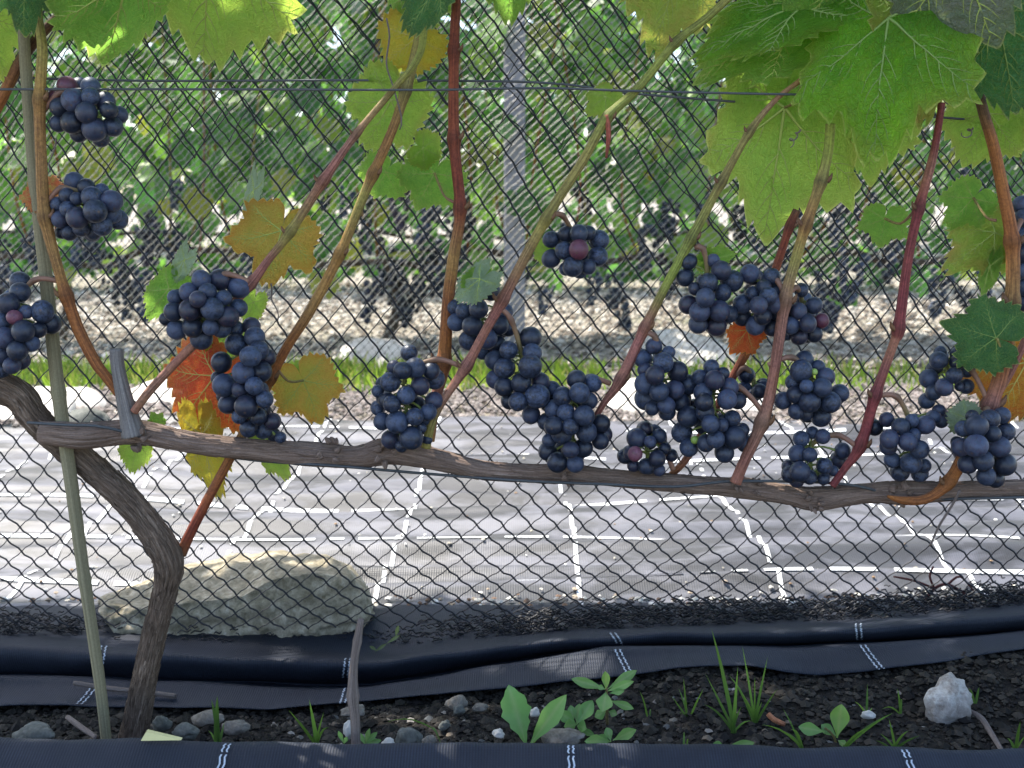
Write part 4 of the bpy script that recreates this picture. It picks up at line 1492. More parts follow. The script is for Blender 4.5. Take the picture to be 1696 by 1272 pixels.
tube_thing('bamboo_stake', [(178, 1245, 18, 0.848), (165, 1130, 19, 0.850), (140, 960, 20, 0.854), (118, 800, 22, 0.857), (97, 650, 22, 0.86), (75, 450, 21, 0.863), (58, 300, 20, 0.866), (44, 130, 18, 0.868), (34, -20, 17, 0.87), (20, -180, 16, 0.872)],
           M_BAMBOO, 'slim olive bamboo stake leaning upright beside the trunk', 'stake', amp=0.03, nodes=[(2, 0.15, 0.004), (4, 0.15, 0.004), (6, 0.15, 0.004)])
tube_thing('wire', [(-200, 150, 4, 0.846), (0, 148, 4, 0.846), (400, 148, 4, 0.846), (700, 149, 4, 0.832), (900, 146, 4, 0.830), (1060, 151, 4, 0.829), (1350, 157, 4, 0.835), (1900, 165, 4, 0.85)],
           M_WIRE, 'upper trellis wire running straight across in front of the canes', 'wire', sides=6, amp=0, step=0.02)
tube_thing('wire', [(-200, 118, 4, 0.89), (180, 133, 4, 0.888), (600, 133, 4, 0.886), (900, 137, 4, 0.884), (1050, 155, 4, 0.882), (1345, 178, 4, 0.882), (1680, 203, 4, 0.882), (1900, 212, 4, 0.882)],
           M_WIRE, 'thin trellis wire sloping down to the right behind the canes', 'wire', sides=6, amp=0, step=0.02)
tube_thing('wire', [(45, 700, 5, 0.836), (110, 704, 5, 0.834), (180, 709, 5, 0.84), (300, 742, 5, 0.862), (420, 762, 5, 0.862), (560, 772, 5, 0.850), (700, 784, 5, 0.862), (860, 796, 5, 0.846), (1000, 802, 5, 0.842), (1120, 806, 5, 0.842), (1220, 797, 5, 0.842), (1400, 802, 5, 0.846), (1500, 826, 5, 0.862), (1600, 826, 5, 0.85), (1760, 822, 5, 0.85)],
           M_WIRE, 'lowest trellis wire tied along the horizontal arm', 'wire', sides=6, amp=0, step=0.01)
tube_thing('cut_stick', [(590, 1252, 17, 0.80), (588, 1190, 17, 0.80), (584, 1152, 19, 0.80), (586, 1100, 14, 0.80), (592, 1062, 14, 0.80), (598, 1026, 11, 0.80)], M_STICK,
           'short grey-brown cut stick standing upright in front of the boulder', 'stick', sides=12, amp=0.08, nodes=[(2, 0.22, 0.004), (4, 0.18, 0.003)])
tube_thing('twig', [(122, 1131, 8, 0.992), (180, 1140, 9, 0.992), (240, 1146, 8, 0.990), (291, 1153, 9, 0.988)], M_STICK, 'thin straight twig lying on the cloth behind the trunk', 'twig', sides=8, amp=0.1)
tube_thing('twig', [(1605, 1178, 10, 0.90), (1625, 1190, 11, 0.885), (1642, 1215, 10, 0.86), (1660, 1245, 9, 0.83)], M_STICK, 'bent brown twig on the soil right of the white stone', 'twig', sides=8, amp=0.12)
tube_thing('twig', [(112, 1188, 9, 0.90), (135, 1205, 10, 0.875), (160, 1222, 9, 0.85)], M_STICK, 'short dark twig on the soil left of the bamboo stake', 'twig', sides=8, amp=0.12)
tube_thing('twig', [(1272, 1182, 9, 0.87), (1282, 1192, 10, 0.866), (1300, 1200, 8, 0.86)], M_CANE, 'curled orange stem fragment on the soil by the tall grass', 'twig', sides=8, amp=0.05, cols=[(0.42, 0.17, 0.09)] * 3)
rt = empty('fallen_twig', P(1550, 985, 1.16), 'dark red branched twig caught at the foot of the net at right', 'twig')
for rows in ([(1530, 1000, 4), (1548, 975, 5), (1570, 968, 5), (1600, 985, 5), (1620, 1000, 4)], [(1548, 975, 4), (1540, 955, 4), (1546, 938, 3)], [(1570, 968, 4), (1590, 955, 4), (1612, 978, 3)], [(1548, 975, 4), (1515, 962, 4), (1480, 955, 3)]):
    MB().tube(ctrl(rows, 1.15), 6, 0.004, 0.1, 3, [(0.13, 0.03, 0.03)] * len(rows)).build('branchlet', M_CANE, rt)
tube_thing('dry_tendril', [(1590, 812, 5, 0.832), (1575, 840, 4, 0.838), (1556, 870, 4, 0.842), (1540, 905, 3, 0.846)], M_STICK, 'thin dry tendril hanging from the arm under the rightmost bunch', 'tendril', sides=6)
tube_thing('dry_tendril', [(1005, 190, 8, 0.832), (1008, 225, 8, 0.832), (1004, 262, 4, 0.832)], M_CANE, 'short red stalk dangling from the long cane in the upper middle', 'tendril', sides=7, cols=[(0.42, 0.13, 0.08), (0.42, 0.1, 0.07), (0.3, 0.08, 0.05)])
tube_thing('dry_tendril', [(640, 30, 3, 0.86), (645, 60, 3, 0.86), (640, 105, 3, 0.86), (650, 140, 3, 0.86), (665, 195, 3, 0.85), (662, 215, 2, 0.85)], M_STICK, 'wiry brown tendril hanging across the upper wires at centre', 'tendril', sides=6)

def coil(px, py, Y, dx, dy, label, turns=2.2, r=7):
    rows = []
    for i in range(26):
        u = i / 25
        rr = r * (0.15 + 0.85 * u)
        rows.append((px + dx * u + rr * math.cos(6.28 * turns * u), py + dy * u + rr * math.sin(6.28 * turns * u) * 0.8, 3.2 - 1.6 * u, Y + 0.004 * math.sin(5 * u)))
    tube_thing('dry_tendril', rows, M_STICK, label, 'tendril', sides=5, step=0.002, amp=0)


coil(1325, 215, 0.836, -18, 24, 'small curled tendril in front of the large backlit leaf')
coil(1610, 212, 0.835, -10, 12, 'small curled tendril hooked beside the thick rusty cane at upper right', 1.6, 9)
coil(448, 470, 0.862, 10, 60, 'wavy green-brown tendril hanging below the ochre leaf', 1.2, 5)
coil(92, 230, 0.842, -10, 60, 'long curl of dry fibre between the bamboo stake and the tan cane', 0.8, 6)

# yellow sliver lying on the near cloth
q = [P(233, 1227, 0.762), P(242, 1212, 0.764), P(300, 1226, 0.762)]
hh = Vector((0, 0.004, 0))
w = [*q, *[a + hh for a in q]]
o = obj('wood_chip', mesh('wood_chip', [tuple(a) for a in w], [(0, 2, 1), (3, 4, 5), (0, 1, 4, 3), (1, 2, 5, 4), (2, 0, 3, 5)], m_simple('yellow_chip', (0.62, 0.56, 0.26), 0.5, 0.4, 0.1), False))
rebase(o, q[0])
tag(o, 'pale yellow pointed chip at the foot of the trunk', 'chip')


# ------------------------------------------------------------------ stones
def rock_mesh(name, size, seed, m, sub=18, flat=0.7, ridge=0.3, lowpoly=False):
    v, f = sphere(sub * 2, sub)
    out = []
    for q in v:
        d = Vector(q)
        n = noise.noise(d * 1.3 + Vector((seed, 0, 0))) * ridge * 1.3 + noise.noise(d * 3.1 + Vector((0, seed, 0))) * ridge * 0.5 + noise.noise(d * 8 + Vector((0, 0, seed))) * ridge * 0.14
        # planar facets
        r = 1 + n
        for k in range(5):
            a = Vector((math.sin(seed * 3 + k * 2.1), math.cos(seed * 1.7 + k * 1.3), math.sin(seed + k * 4.2) * 0.8)).normalized()
            pr = d.dot(a) * r
            if pr > 0.78:
                r *= 0.78 / pr * 0.5 + 0.5
        out.append((d.x * r * size[0], d.y * r * size[1], d.z * r * size[2]))
    return mesh(name, out, f, m)


def stone(px, py, w, h, Y, m, label, seed, dep=0.8, rz=0.0, name='stone', cat='stone', sub=16, ridge=0.3, group=None):
    s = pxm(Y)
    o = obj(name, rock_mesh(name, (w * s / 2, w * s / 2 * dep, h * s / 2), seed, m, sub, ridge=ridge))
    o.location = P(px, py, Y)
    o.rotation_euler = (0, 0, rz)
    return tag(o, label, cat, group)


# the boulder is modelled from its own outline: flat sloping top, rough undercut front
def boulder():
    n, k = 150, 64
    tx = np.linspace(0, 1, n)
    front_top = [(165, 1004), (230, 1010), (300, 1000), (400, 988), (450, 962), (520, 952), (570, 958), (605, 985), (617, 1010)]
    back_top = [(165, 990), (220, 968), (300, 938), (380, 920), (450, 916), (540, 921), (580, 938), (604, 962), (617, 1000)]
    bottom = [(165, 1015), (200, 1062), (300, 1074), (420, 1078), (480, 1068), (540, 1048), (590, 1040), (617, 1020)]
    v, f = [], []
    for i in range(n):
        px = 165 + (617 - 165) * (0.5 - 0.5 * math.cos(math.pi * tx[i]))
        b = P(px, interp(bottom, px), 1.105)
        ft = P(px, interp(front_top, px), 1.108)
        bt = P(px, interp(back_top, px), 1.255)
        e = 1 - abs(2 * tx[i] - 1) ** 10
        ring = [b + Vector((0, 0.03, -0.01)), b, (b * 0.6 + ft * 0.4) + Vector((0, -0.006, 0)), ft + Vector((0, -0.002, -0.004)), ft + Vector((0, 0.008, 0.001)), ft * 0.5 + bt * 0.5 + Vector((0, 0, 0.006)), bt + Vector((0, -0.01, 0.001)),
                bt + Vector((0, 0.008, -0.006)), Vector((bt.x, 1.265, -0.01)), Vector((bt.x, 1.2, -0.02))]
        cen = sum(ring, Vector((0, 0, 0))) / len(ring)
        ring = [cen + (r - cen) * max(e, 0.02) ** 0.3 for r in ring]
        m_ = len(ring)
        for j in range(k):
            u = j / k * m_
            a = int(u) % m_
            fr = u - int(u)
            p0, p1, p2, p3 = ring[a - 1], ring[a], ring[(a + 1) % m_], ring[(a + 2) % m_]
            p = 0.5 * ((2 * p1) + (-p0 + p2) * fr + (2 * p0 - 5 * p1 + 4 * p2 - p3) * fr * fr + (-p0 + 3 * p1 - 3 * p2 + p3) * fr ** 3)
            nz = noise.noise(p * 24) * 0.006 + abs(noise.noise(p * 60)) * 0.006 + noise.noise(p * 200) * 0.0030
            # slanting strata on the front
            st = math.sin((p.z - 0.25 * p.x) * 300 + 4 * noise.noise(p * 14)) * 0.0024
            p = p + (p - cen).normalized() * (nz + st)
            v.append(tuple(p))
    for i in range(n - 1):
        for j in range(k):
            j2 = (j + 1) % k
            f.append((i * k + j, i * k + j2, (i + 1) * k + j2, (i + 1) * k + j))
    f.append(tuple(range(k)))
    f.append(tuple((n - 1) * k + j for j in range(k))[::-1])
    o = obj('boulder', mesh('boulder', v, f, M_BOULDER))
    rebase(o, P(390, 1060, 1.15))
    return tag(o, 'large mossy tan boulder lying behind the trunk and the net', 'boulder')


boulder()
stone(1571, 1162, 84, 84, 0.90, M_QUARTZ, 'rough white quartz stone lying on the soil at right', 3.3, 0.85, 0.4, ridge=0.34, sub=24)
stone(676, 1222, 46, 34, 0.845, M_GREY, 'greenish grey stone on the soil right of the cut stick', 5.1, 0.9)
stone(757, 1164, 36, 24, 0.93, M_TAN, 'cream stone on the soil, upper of a touching pair', 8.2, 0.9)
stone(760, 1175, 22, 16, 0.915, M_GREY, 'small bluish grey stone below the cream stone of a touching pair', 2.9)
stone(737, 1202, 24, 18, 0.885, M_GREY, 'small slanted blue-grey stone in the middle of the bare soil', 6.6, 0.6, 0.7)
stone(585, 1178, 42, 16, 0.93, M_TAN, 'flat cream stone behind the cut stick', 1.4, 0.8)
stone(580, 1208, 24, 30, 0.86, M_PALE, 'small pale stone at the left foot of the cut stick', 4.4)
stone(930, 1222, 76, 26, 0.85, M_TAN, 'flat brownish stone under the broad-leaved weed', 9.7, 0.8)
stone(915, 1200, 26, 22, 0.87, M_GREY, 'grey stone between the two broad weeds', 7.3)
stone(56, 1215, 70, 28, 0.86, M_GREY, 'flat greenish stone at lower left behind the near cloth', 2.2)
stone(308, 1212, 44, 26, 0.86, M_GREY, 'mottled grey stone right of the trunk foot', 3.9)
stone(268, 1200, 34, 28, 0.90, M_GREY, 'dark grey stone close behind the trunk foot', 5.8)
stone(390, 1205, 50, 22, 0.88, M_TAN, 'low tan stone behind the single grass shoot', 6.1)
stone(345, 1188, 56, 18, 0.92, M_TAN, 'flat brown stone under the cloth edge right of the trunk', 8.8)
stone(642, 1231, 22, 18, 0.83, M_PALE, 'small pinkish pebble left of the greenish grey stone', 7.9)
stone(712, 1226, 24, 18, 0.835, M_TAN, 'small brown pebble right of the greenish grey stone', 1.9)
stone(795, 1172, 26, 14, 0.925, M_TAN, 'narrow pale pebble right of the cream stone', 4.9)
stone(1438, 1184, 26, 14, 0.885, M_PALE, 'flat white flake on the soil beside the white stone', 5.5, 0.6)
stone(826, 1215, 20, 16, 0.85, M_PALE, 'white pebble left of the broad-leaved weed', 6.9)
stone(886, 1180, 18, 16, 0.90, M_PALE, 'white pebble right of the tall weed leaf', 3.1)

# bright flat rocks edging the far side of the ground sheet
for (px, py, w, h, Y, lb, sd) in ((35, 690, 190, 66, 2.32, 'bright white rock at the left edge, beyond the ground sheet', 2.0), (115, 672, 130, 44, 2.45, 'bright white rock behind the bamboo stake', 3.0), (145, 695, 70, 40, 2.25, 'grey rock just above the horizontal arm at left', 7.0),
                                   (300, 668, 230, 22, 2.50, 'long pale slab behind the red leaf', 4.0), (1075, 664, 160, 40, 2.42, 'bright white slab right of the joined bunches', 5.0), (1215, 668, 130, 34, 2.42, 'bright white slab behind the wide bunch with green berries', 6.0),
                                   (620, 585, 120, 22, 3.25, 'long white stone at the foot of the far net, left of the grey post', 1.0), (1130, 585, 180, 20, 3.30, 'long white stone at the foot of the far net, right of the grey post', 9.0)):
    so = stone(px, py, w, h * 0.8, Y, M_GREY if 'grey rock' in lb else M_PALE, lb, sd, 0.8, ridge=0.16)
    so.rotation_euler = (math.radians(24), 0, 0)

# ------------------------------------------------------------------ small loose stuff
def octa(c, sx, sy, sz, rz):
    ca, sa = math.cos(rz), math.sin(rz)
    out = []
    for (x, y, z) in ((1, 0, 0), (-1, 0, 0), (0, 1, 0), (0, -1, 0), (0, 0, 1), (0, 0, -1), (0.62, 0.62, 0.35), (-0.6, -0.62, 0.4), (0.6, -0.6, 0.45), (-0.62, 0.6, 0.3)):
        x, y, z = x * sx * random.uniform(0.8, 1.2), y * sy * random.uniform(0.8, 1.2), z * sz * random.uniform(0.8, 1.2)
        out.append((c[0] + x * ca - y * sa, c[1] + x * sa + y * ca, c[2] + z))
    return out


OF = [(0, 6, 4), (6, 2, 4), (2, 9, 4), (9, 1, 4), (1, 7, 4), (7, 3, 4), (3, 8, 4), (8, 0, 4), (6, 0, 5), (2, 6, 5), (9, 2, 5), (1, 9, 5), (7, 1, 5), (3, 7, 5), (8, 3, 5), (0, 8, 5)]


def gravel(name, n, place, size, cols, m, label, cat='gravel'):
    V, F, C = [], [], []
    for k in range(n):
        c = place()
        if c is None:
            continue
        s = size(c)
        b = len(V)
        V += octa(c, s, s * random.uniform(0.6, 1), s * random.uniform(0.4, 0.8), random.uniform(0, 6))
        F += [tuple(b + i for i in f) for f in OF]
        cc = random.choice(cols)
        g = random.uniform(0.7, 1.2)
        C += [[cc[0] * g, cc[1] * g, cc[2] * g]] * 10
    me = mesh(name, V, F, m, False)
    attr_col(me, 'col', np.array(C))
    return tag(obj(name, me), label, cat, kind='stuff')


random.seed(3)
DARK = [(0.022, 0.019, 0.015), (0.032, 0.028, 0.022), (0.05, 0.042, 0.033), (0.014, 0.012, 0.011)]


def on_soil():
    x, y = random.uniform(-0.55, 0.55), random.uniform(0.775, 1.0)
    return (x, y, soil_h(x, y) + 0.001)


gravel('soil_crumbs', 9000, on_soil, lambda c: random.choice((0.002, 0.003, 0.003, 0.004, 0.006)) * random.uniform(0.6, 1.2), DARK, M_ATTR, 'dark crumbs of soil under the vine', 'soil')
gravel('pebbles', 260, lambda: (lambda x, y: (x, y, soil_h(x, y) + 0.001))(random.triangular(-0.5, 0.45, -0.08), random.uniform(0.78, 0.96)), lambda c: random.choice((0.002, 0.003, 0.004, 0.005)),
       [(0.20, 0.18, 0.15), (0.12, 0.12, 0.115), (0.28, 0.25, 0.22), (0.15, 0.12, 0.09)], M_ATTR, 'scattered small pebbles on the dark soil', 'pebbles')
gravel('gravel', 15000, lambda: (lambda x, y: (x, y, 0.002 + 0.01 * fbm(x * 3, y * 3)))(random.uniform(-1.9, 1.9), random.uniform(2.2, 2.72)), lambda c: random.uniform(0.004, 0.0095),
       [(0.25, 0.215, 0.195), (0.18, 0.155, 0.14), (0.32, 0.28, 0.255), (0.09, 0.08, 0.072), (0.22, 0.18, 0.165)], M_ATTR, 'sunlit gravel strip beyond the ground sheet')
gravel('rubble', 13000, lambda: (lambda x, y: (x, y, ground_h(x, y) + 0.003))(random.uniform(-3.0, 3.0), 3.15 + 3.2 * random.random() ** 1.5), lambda c: random.uniform(0.006, 0.021) * (0.7 + 0.1 * c[1]),
       [(0.48, 0.43, 0.36), (0.38, 0.33, 0.27), (0.56, 0.52, 0.46), (0.13, 0.105, 0.085), (0.2, 0.165, 0.13)], M_ATTR, 'pale stony mulch under the far vine row', 'mulch')
gravel('dust_flecks', 260, lambda: (lambda x, y: (x, y, sheet_h(x, y) + 0.002))(random.uniform(-0.8, 0.9), random.uniform(1.15, 2.2)), lambda c: random.uniform(0.0014, 0.0034),
       [(0.8, 0.78, 0.72), (0.6, 0.55, 0.45), (0.3, 0.2, 0.12)], M_ATTR, 'bright flecks of debris on the ground sheet', 'debris')
gravel('debris', 420, lambda: (lambda x, y: (x, y, sheet_h(x, y) + 0.004))(random.uniform(-0.9, 0.9), 1.19 + abs(random.gauss(0, 0.028))), lambda c: random.uniform(0.002, 0.0055),
       [(0.62, 0.58, 0.5), (0.45, 0.36, 0.27), (0.75, 0.72, 0.66), (0.2, 0.13, 0.09)], M_ATTR, 'pale debris gathered along the foot of the net', 'debris')


def blades(name, places, cols, m, parent=None, label=None, cat=None, kind=None, group=None):
    """grass blades: base, tip, width, sag"""
    V, F, C = [], [], []
    for (b, t, w, sag) in places:
        b, t = Vector(b), Vector(t)
        ax = (t - b)
        side = ax.cross(Vector((random.uniform(-0.3, 0.3), 1, 0.1))).normalized()
        k0 = len(V)
        col = random.choice(cols)
        g = random.uniform(0.75, 1.2)
        N = 6
        for i in range(N):
            u = i / (N - 1)
            p = b + ax * u + Vector((0, 0, sag * math.sin(math.pi * u)))
            ww = w * (1 - u ** 2.2) * (0.7 + 0.6 * u * (1 - u))
            V.append(tuple(p - side * ww / 2))
            V.append(tuple(p + Vector((0, -0.25 * ww, 0))))
            V.append(tuple(p + side * ww / 2))
            C += [[col[0] * g * (0.8 + 0.4 * u), col[1] * g * (0.8 + 0.3 * u), col[2] * g]] * 3
        for i in range(N - 1):
            a = k0 + 3 * i
            F += [(a, a + 1, a + 4, a + 3), (a + 1, a + 2, a + 5, a + 4)]
    me = mesh(name, V, F, m)
    attr_col(me, 'col', np.array(C))
    return tag(obj(name, me, parent), label, cat, group, kind)


pl = []
for k in range(7000):
    x = random.uniform(-1.9, 1.9)
    y = random.triangular(2.55, 3.12, 2.85)
    dens = 0.55 + 0.9 * fbm(x * 1.7, y * 2.2, 4) + (0.25 if x < 0.25 else -0.25)
    if random.random() > dens:
        continue
    h = random.uniform(0.018, 0.05)
    pl.append(((x, y, -0.01), (x + random.gauss(0, 0.018), y + random.gauss(0, 0.018), h), random.uniform(0.004, 0.008), 0.004))
blades('grass', pl, [(0.18, 0.31, 0.03), (0.23, 0.37, 0.04), (0.13, 0.23, 0.025), (0.32, 0.35, 0.09)], M_BLADE, None, 'sunlit green grass strip in front of the far net', 'grass', 'stuff')

# ------------------------------------------------------------------ weeds on the soil
GR = [(0.10, 0.20, 0.03), (0.13, 0.25, 0.035), (0.08, 0.165, 0.03)]


def tuft(rows, base, Y, label, w=5):
    b = P(*base, Y)
    e = empty('grass_tuft', b, label, 'grass tuft', 'grass shoots on the bare soil')
    for r in rows:
        t = P(r[0], r[1], Y + random.uniform(-0.012, 0.012))
        ww = (r[2] if len(r) > 2 else w) * pxm(Y)
        blades('blade', [(b + Vector((random.uniform(-0.002, 0.002), 0, 0)), t, ww, random.uniform(0.0, 0.006))], GR, M_BLADE, e)
    return e


tuft([(350, 1158, 10), (360, 1152, 12), (372, 1195, 6), (345, 1210, 6)], (362, 1235), 0.84, 'single upright grass shoot just right of the trunk foot')
tuft([(478, 1176, 8), (512, 1158, 10), (520, 1190, 6), (545, 1205, 6), (536, 1180, 5)], (525, 1238), 0.84, 'spreading grass tuft left of the cut stick')
tuft([(1178, 1040, 9), (1168, 1115, 6), (1222, 1104, 8), (1165, 1166, 6), (1228, 1170, 6), (1245, 1194, 6), (1206, 1150, 5)], (1215, 1214), 0.87, 'tallest grass tuft rising in front of the folded cloth')
tuft([(1229, 1068, 5), (1272, 1086, 6), (1288, 1140, 6), (1207, 1118, 6), (1228, 1146, 5), (1262, 1162, 6), (1250, 1120, 4)], (1252, 1200), 0.885, 'grass tuft touching the right side of the tallest tuft')
tuft([(1132, 1122, 5), (1112, 1152, 4), (1124, 1140, 4), (1166, 1140, 5), (1122, 1180, 5)], (1138, 1192), 0.90, 'small thin grass tuft left of the tallest tuft')
tuft([(1060, 1145, 4), (1078, 1175, 4)], (1074, 1198), 0.90, 'two-bladed wisp of grass right of the narrow-leaved weed')
tuft([(1437, 1132, 5), (1416, 1162, 4), (1445, 1172, 4)], (1435, 1186), 0.90, 'short shoot growing over the flat white flake')
tuft([(1486, 1140, 4), (1458, 1176, 4), (1492, 1160, 4)], (1490, 1182), 0.90, 'wilted thin grass just left of the white stone')
tuft([(1604, 1140, 5), (1622, 1138, 6)], (1614, 1165), 0.905, 'tiny two-bladed shoot behind the white stone')
tuft([(1472, 1190, 6), (1524, 1218, 8), (1505, 1210, 6), (1450, 1226, 5), (1458, 1215, 5)], (1480, 1243), 0.835, 'short bright grass tuft left of the bent brown twig')
tuft([(1690, 1195, 9), (1668, 1222, 6), (1700, 1215, 6)], (1678, 1246), 0.83, 'grass shoot at the lower right corner')
tuft([(1296, 1172, 4), (1310, 1208, 7), (1296, 1212, 7), (1262, 1200, 5)], (1330, 1242), 0.83, 'fallen arching grass blades left of the oval-leaved weed')
tuft([(1480, 1180, 8), (1470, 1184, 6), (1440, 1205, 6)], (1396, 1242), 0.835, 'long flattened grass blades right of the oval-leaved weed')
tuft([(1133, 1212, 5), (1140, 1225, 4)], (1134, 1240), 0.83, 'tiny shoot at the near cloth edge below the thin tuft')
tuft([(640, 1196, 4), (730, 1232, 5)], (715, 1205), 0.86, 'single fallen blade beside the greenish grey stone')


def weed_leaf(b, t, wpx, Y, dt, cols, parent, ser=0.0, fold=0.25, droop=0.0, roll=0.0):
    """a lance or spoon shaped weed leaf"""
    A, T = P(*b, Y), P(*t, Y + dt)
    ax = T - A
    L = ax.length
    yv = ax.normalized()
    view = (CAM - A).normalized()
    nv = (view - yv * view.dot(yv)).normalized()
    nv = Matrix.Rotation(math.radians(roll), 3, yv) @ nv
    xv = yv.cross(nv)
    V, F, C = [], [], []
    n, m = 15, 7
    W = wpx * pxm(Y)
    g = random.uniform(0.85, 1.15)
    for i in range(n):
        u = i / (n - 1)
        prof = (math.sin(math.pi * min(1, u ** 1.15)) ** 0.8) * (0.35 + 0.65 * min(1, u * 1.6))
        prof = max(prof, 0.10 if u < 0.6 else 0.01)
        prof *= 1 + ser * ((i % 3) - 1) * 0.35
        for j in range(m):
            s = (j / (m - 1) * 2 - 1)
            p = A + yv * (L * u) + xv * (W / 2 * prof * s) + nv * (-fold * W * 0.5 * prof * s * s * -1 - droop * L * (u * u) + 0.02 * L * math.sin(u * 9 + s))
            V.append(tuple(p))
            mid = 1.35 if j == m // 2 else 1.0
            C.append([cols[0] * g * mid, cols[1] * g * (1 + 0.2 * (mid - 1)), cols[2] * g * mid])
    for i in range(n - 1):
        for j in range(m - 1):
            a = i * m + j
            F.append((a, a + 1, a + m + 1, a + m))
    me = mesh('leaf', V, F, M_WEED)
    attr_col(me, 'col', np.array(C))
    return obj('leaf', me, parent)


def weed(base, Y, label, leaves, stem=None):
    e = empty('weed', P(*base, Y), label, 'weed')
    for lf in leaves:
        weed_leaf(lf[0], lf[1], lf[2], Y + (lf[5] if len(lf) > 5 else 0), lf[3], lf[4], e, *(lf[6] if len(lf) > 6 else ()))
    if stem:
        MB().tube(ctrl(stem, Y), 8, 0.004, cols=[(0.2, 0.16, 0.06)] * len(stem)).build('stem', M_CANE, e)
    return e


G1, G2, G3 = (0.17, 0.31, 0.085), (0.13, 0.265, 0.075), (0.20, 0.34, 0.06)
weed((872, 1234), 0.845, 'broad-leaved weed with one tall toothed leaf in the middle of the soil', [((872, 1236), (842, 1134), 52, 0.01, G2, 0.0, (0.35, 0.25)), ((876, 1236), (938, 1150), 36, 0.0, G1, -0.005, (0.1, 0.3)), ((880, 1238), (900, 1190), 15, 0.0, G3, 0.004)])
weed((1005, 1185), 0.885, 'narrow-leaved weed with a starry rosette under the folded cloth', [((1005, 1142), (946, 1124), 18, 0.01, G1), ((1005, 1142), (1055, 1110), 18, 0.01, G1), ((1005, 1145), (1050, 1128), 15, -0.01, G1), ((1004, 1145), (1003, 1112), 15, 0.02, G3), ((1004, 1146), (998, 1180), 30, -0.03, G1), ((1010, 1160), (1050, 1174), 15, -0.01, G1), ((1002, 1142), (990, 1136), 10, 0, G1), ((1010, 1148), (1034, 1144), 12, -0.01, G2), ((1004, 1178), (985, 1188), 18, -0.01, G1), ((1008, 1178), (1022, 1184), 14, -0.01, G2)],
     [(1006, 1200, 5), (1005, 1170, 5), (1005, 1140, 4)])
weed((955, 1205), 0.87, 'low leafy weed squeezed between the broad weed and the rosette weed', [((955, 1200), (982, 1160), 26, 0.01, G2), ((955, 1200), (925, 1178), 22, 0.0, G2), ((955, 1200), (960, 1165), 18, 0.01, G1), ((955, 1200), (934, 1204), 24, -0.01, G1), ((956, 1202), (972, 1206), 24, -0.02, G2), ((950, 1196), (945, 1168), 16, 0.01, G2), ((958, 1206), (985, 1218), 12, -0.01, G2)])
weed((1010, 1228), 0.835, 'flat two-leaved weed at the edge of the near cloth', [((1012, 1228), (968, 1228), 24, -0.01, G1, 0, (0.1,)), ((1015, 1226), (1054, 1208), 20, -0.01, G1, 0, (0.1,)), ((1012, 1228), (1005, 1205), 16, 0.01, G2), ((1010, 1228), (990, 1218), 14, 0, G2)])
weed((1388, 1225), 0.855, 'young weed with one upright oval leaf left of the white stone', [((1386, 1222), (1394, 1166), 34, 0.01, G3, 0, (0.0, 0.4)), ((1366, 1212), (1322, 1204), 24, 0.0, G1), ((1386, 1220), (1360, 1200), 20, 0.01, G2), ((1388, 1226), (1402, 1236), 14, -0.01, G1)], [(1388, 1242, 4), (1380, 1218, 4), (1366, 1206, 4)])
weed((1200, 1234), 0.83, 'small leaf lying along the near cloth under the tallest grass tuft', [((1200, 1238), (1250, 1230), 16, 0, G1), ((1202, 1238), (1180, 1232), 16, 0, G2)])
weed((605, 1228), 0.835, 'small feathery weed at the right foot of the cut stick', [((605, 1232), (625, 1212), 10, 0, G2), ((605, 1232), (632, 1226), 10, 0, G2), ((605, 1232), (612, 1206), 9, 0, G1), ((605, 1234), (596, 1214), 9, 0, G2), ((570, 1232), (560, 1210), 8, 0, G2), ((570, 1232), (575, 1220), 8, 0, G2)])
weed((655, 1060), 1.07, 'pale thin creeping shoot on the rolled cloth beside the boulder', [((620, 1080), (640, 1066), 6, 0, (0.13, 0.17, 0.06)), ((640, 1066), (662, 1052), 6, 0, (0.13, 0.17, 0.06)), ((655, 1055), (660, 1036), 7, 0, (0.14, 0.18, 0.06)), ((625, 1078), (612, 1070), 6, 0, (0.13, 0.17, 0.06))])

# ------------------------------------------------------------------ the next rows behind
def low_leaf_meshes(m):
    out = []
    for s, (v, f) in enumerate(LOWS):
        for c in (0.1, 0.3, 0.45, 0.6, 0.75, 0.9, 0.98):
            me = mesh('far_leaf', v, f, m)
            attr_col(me, 'col', np.full((len(v), 3), c))
            out.append(me)
    return out


FL = low_leaf_meshes(M_FOLI)
random.seed(13)


def bunch_mesh(seed):
    r = random.Random(seed)
    v, f = sphere(8, 6)
    V, F, b = [], [], 0
    for k in range(26):
        t = k / 26
        a = r.uniform(0, 6.28)
        rad = 0.024 * (1 - 0.75 * t)
        c = (math.cos(a) * rad, math.sin(a) * rad, -0.10 * t + r.uniform(-0.006, 0.006))
        V += [(c[0] + q[0] * 0.0085, c[1] + q[1] * 0.0085, c[2] + q[2] * 0.0085) for q in v]
        F += [tuple(b + i for i in q) for q in f]
        b += len(v)
    return mesh('far_bunch', V, F, M_BERRY)


BUN = [bunch_mesh(s) for s in range(3)]


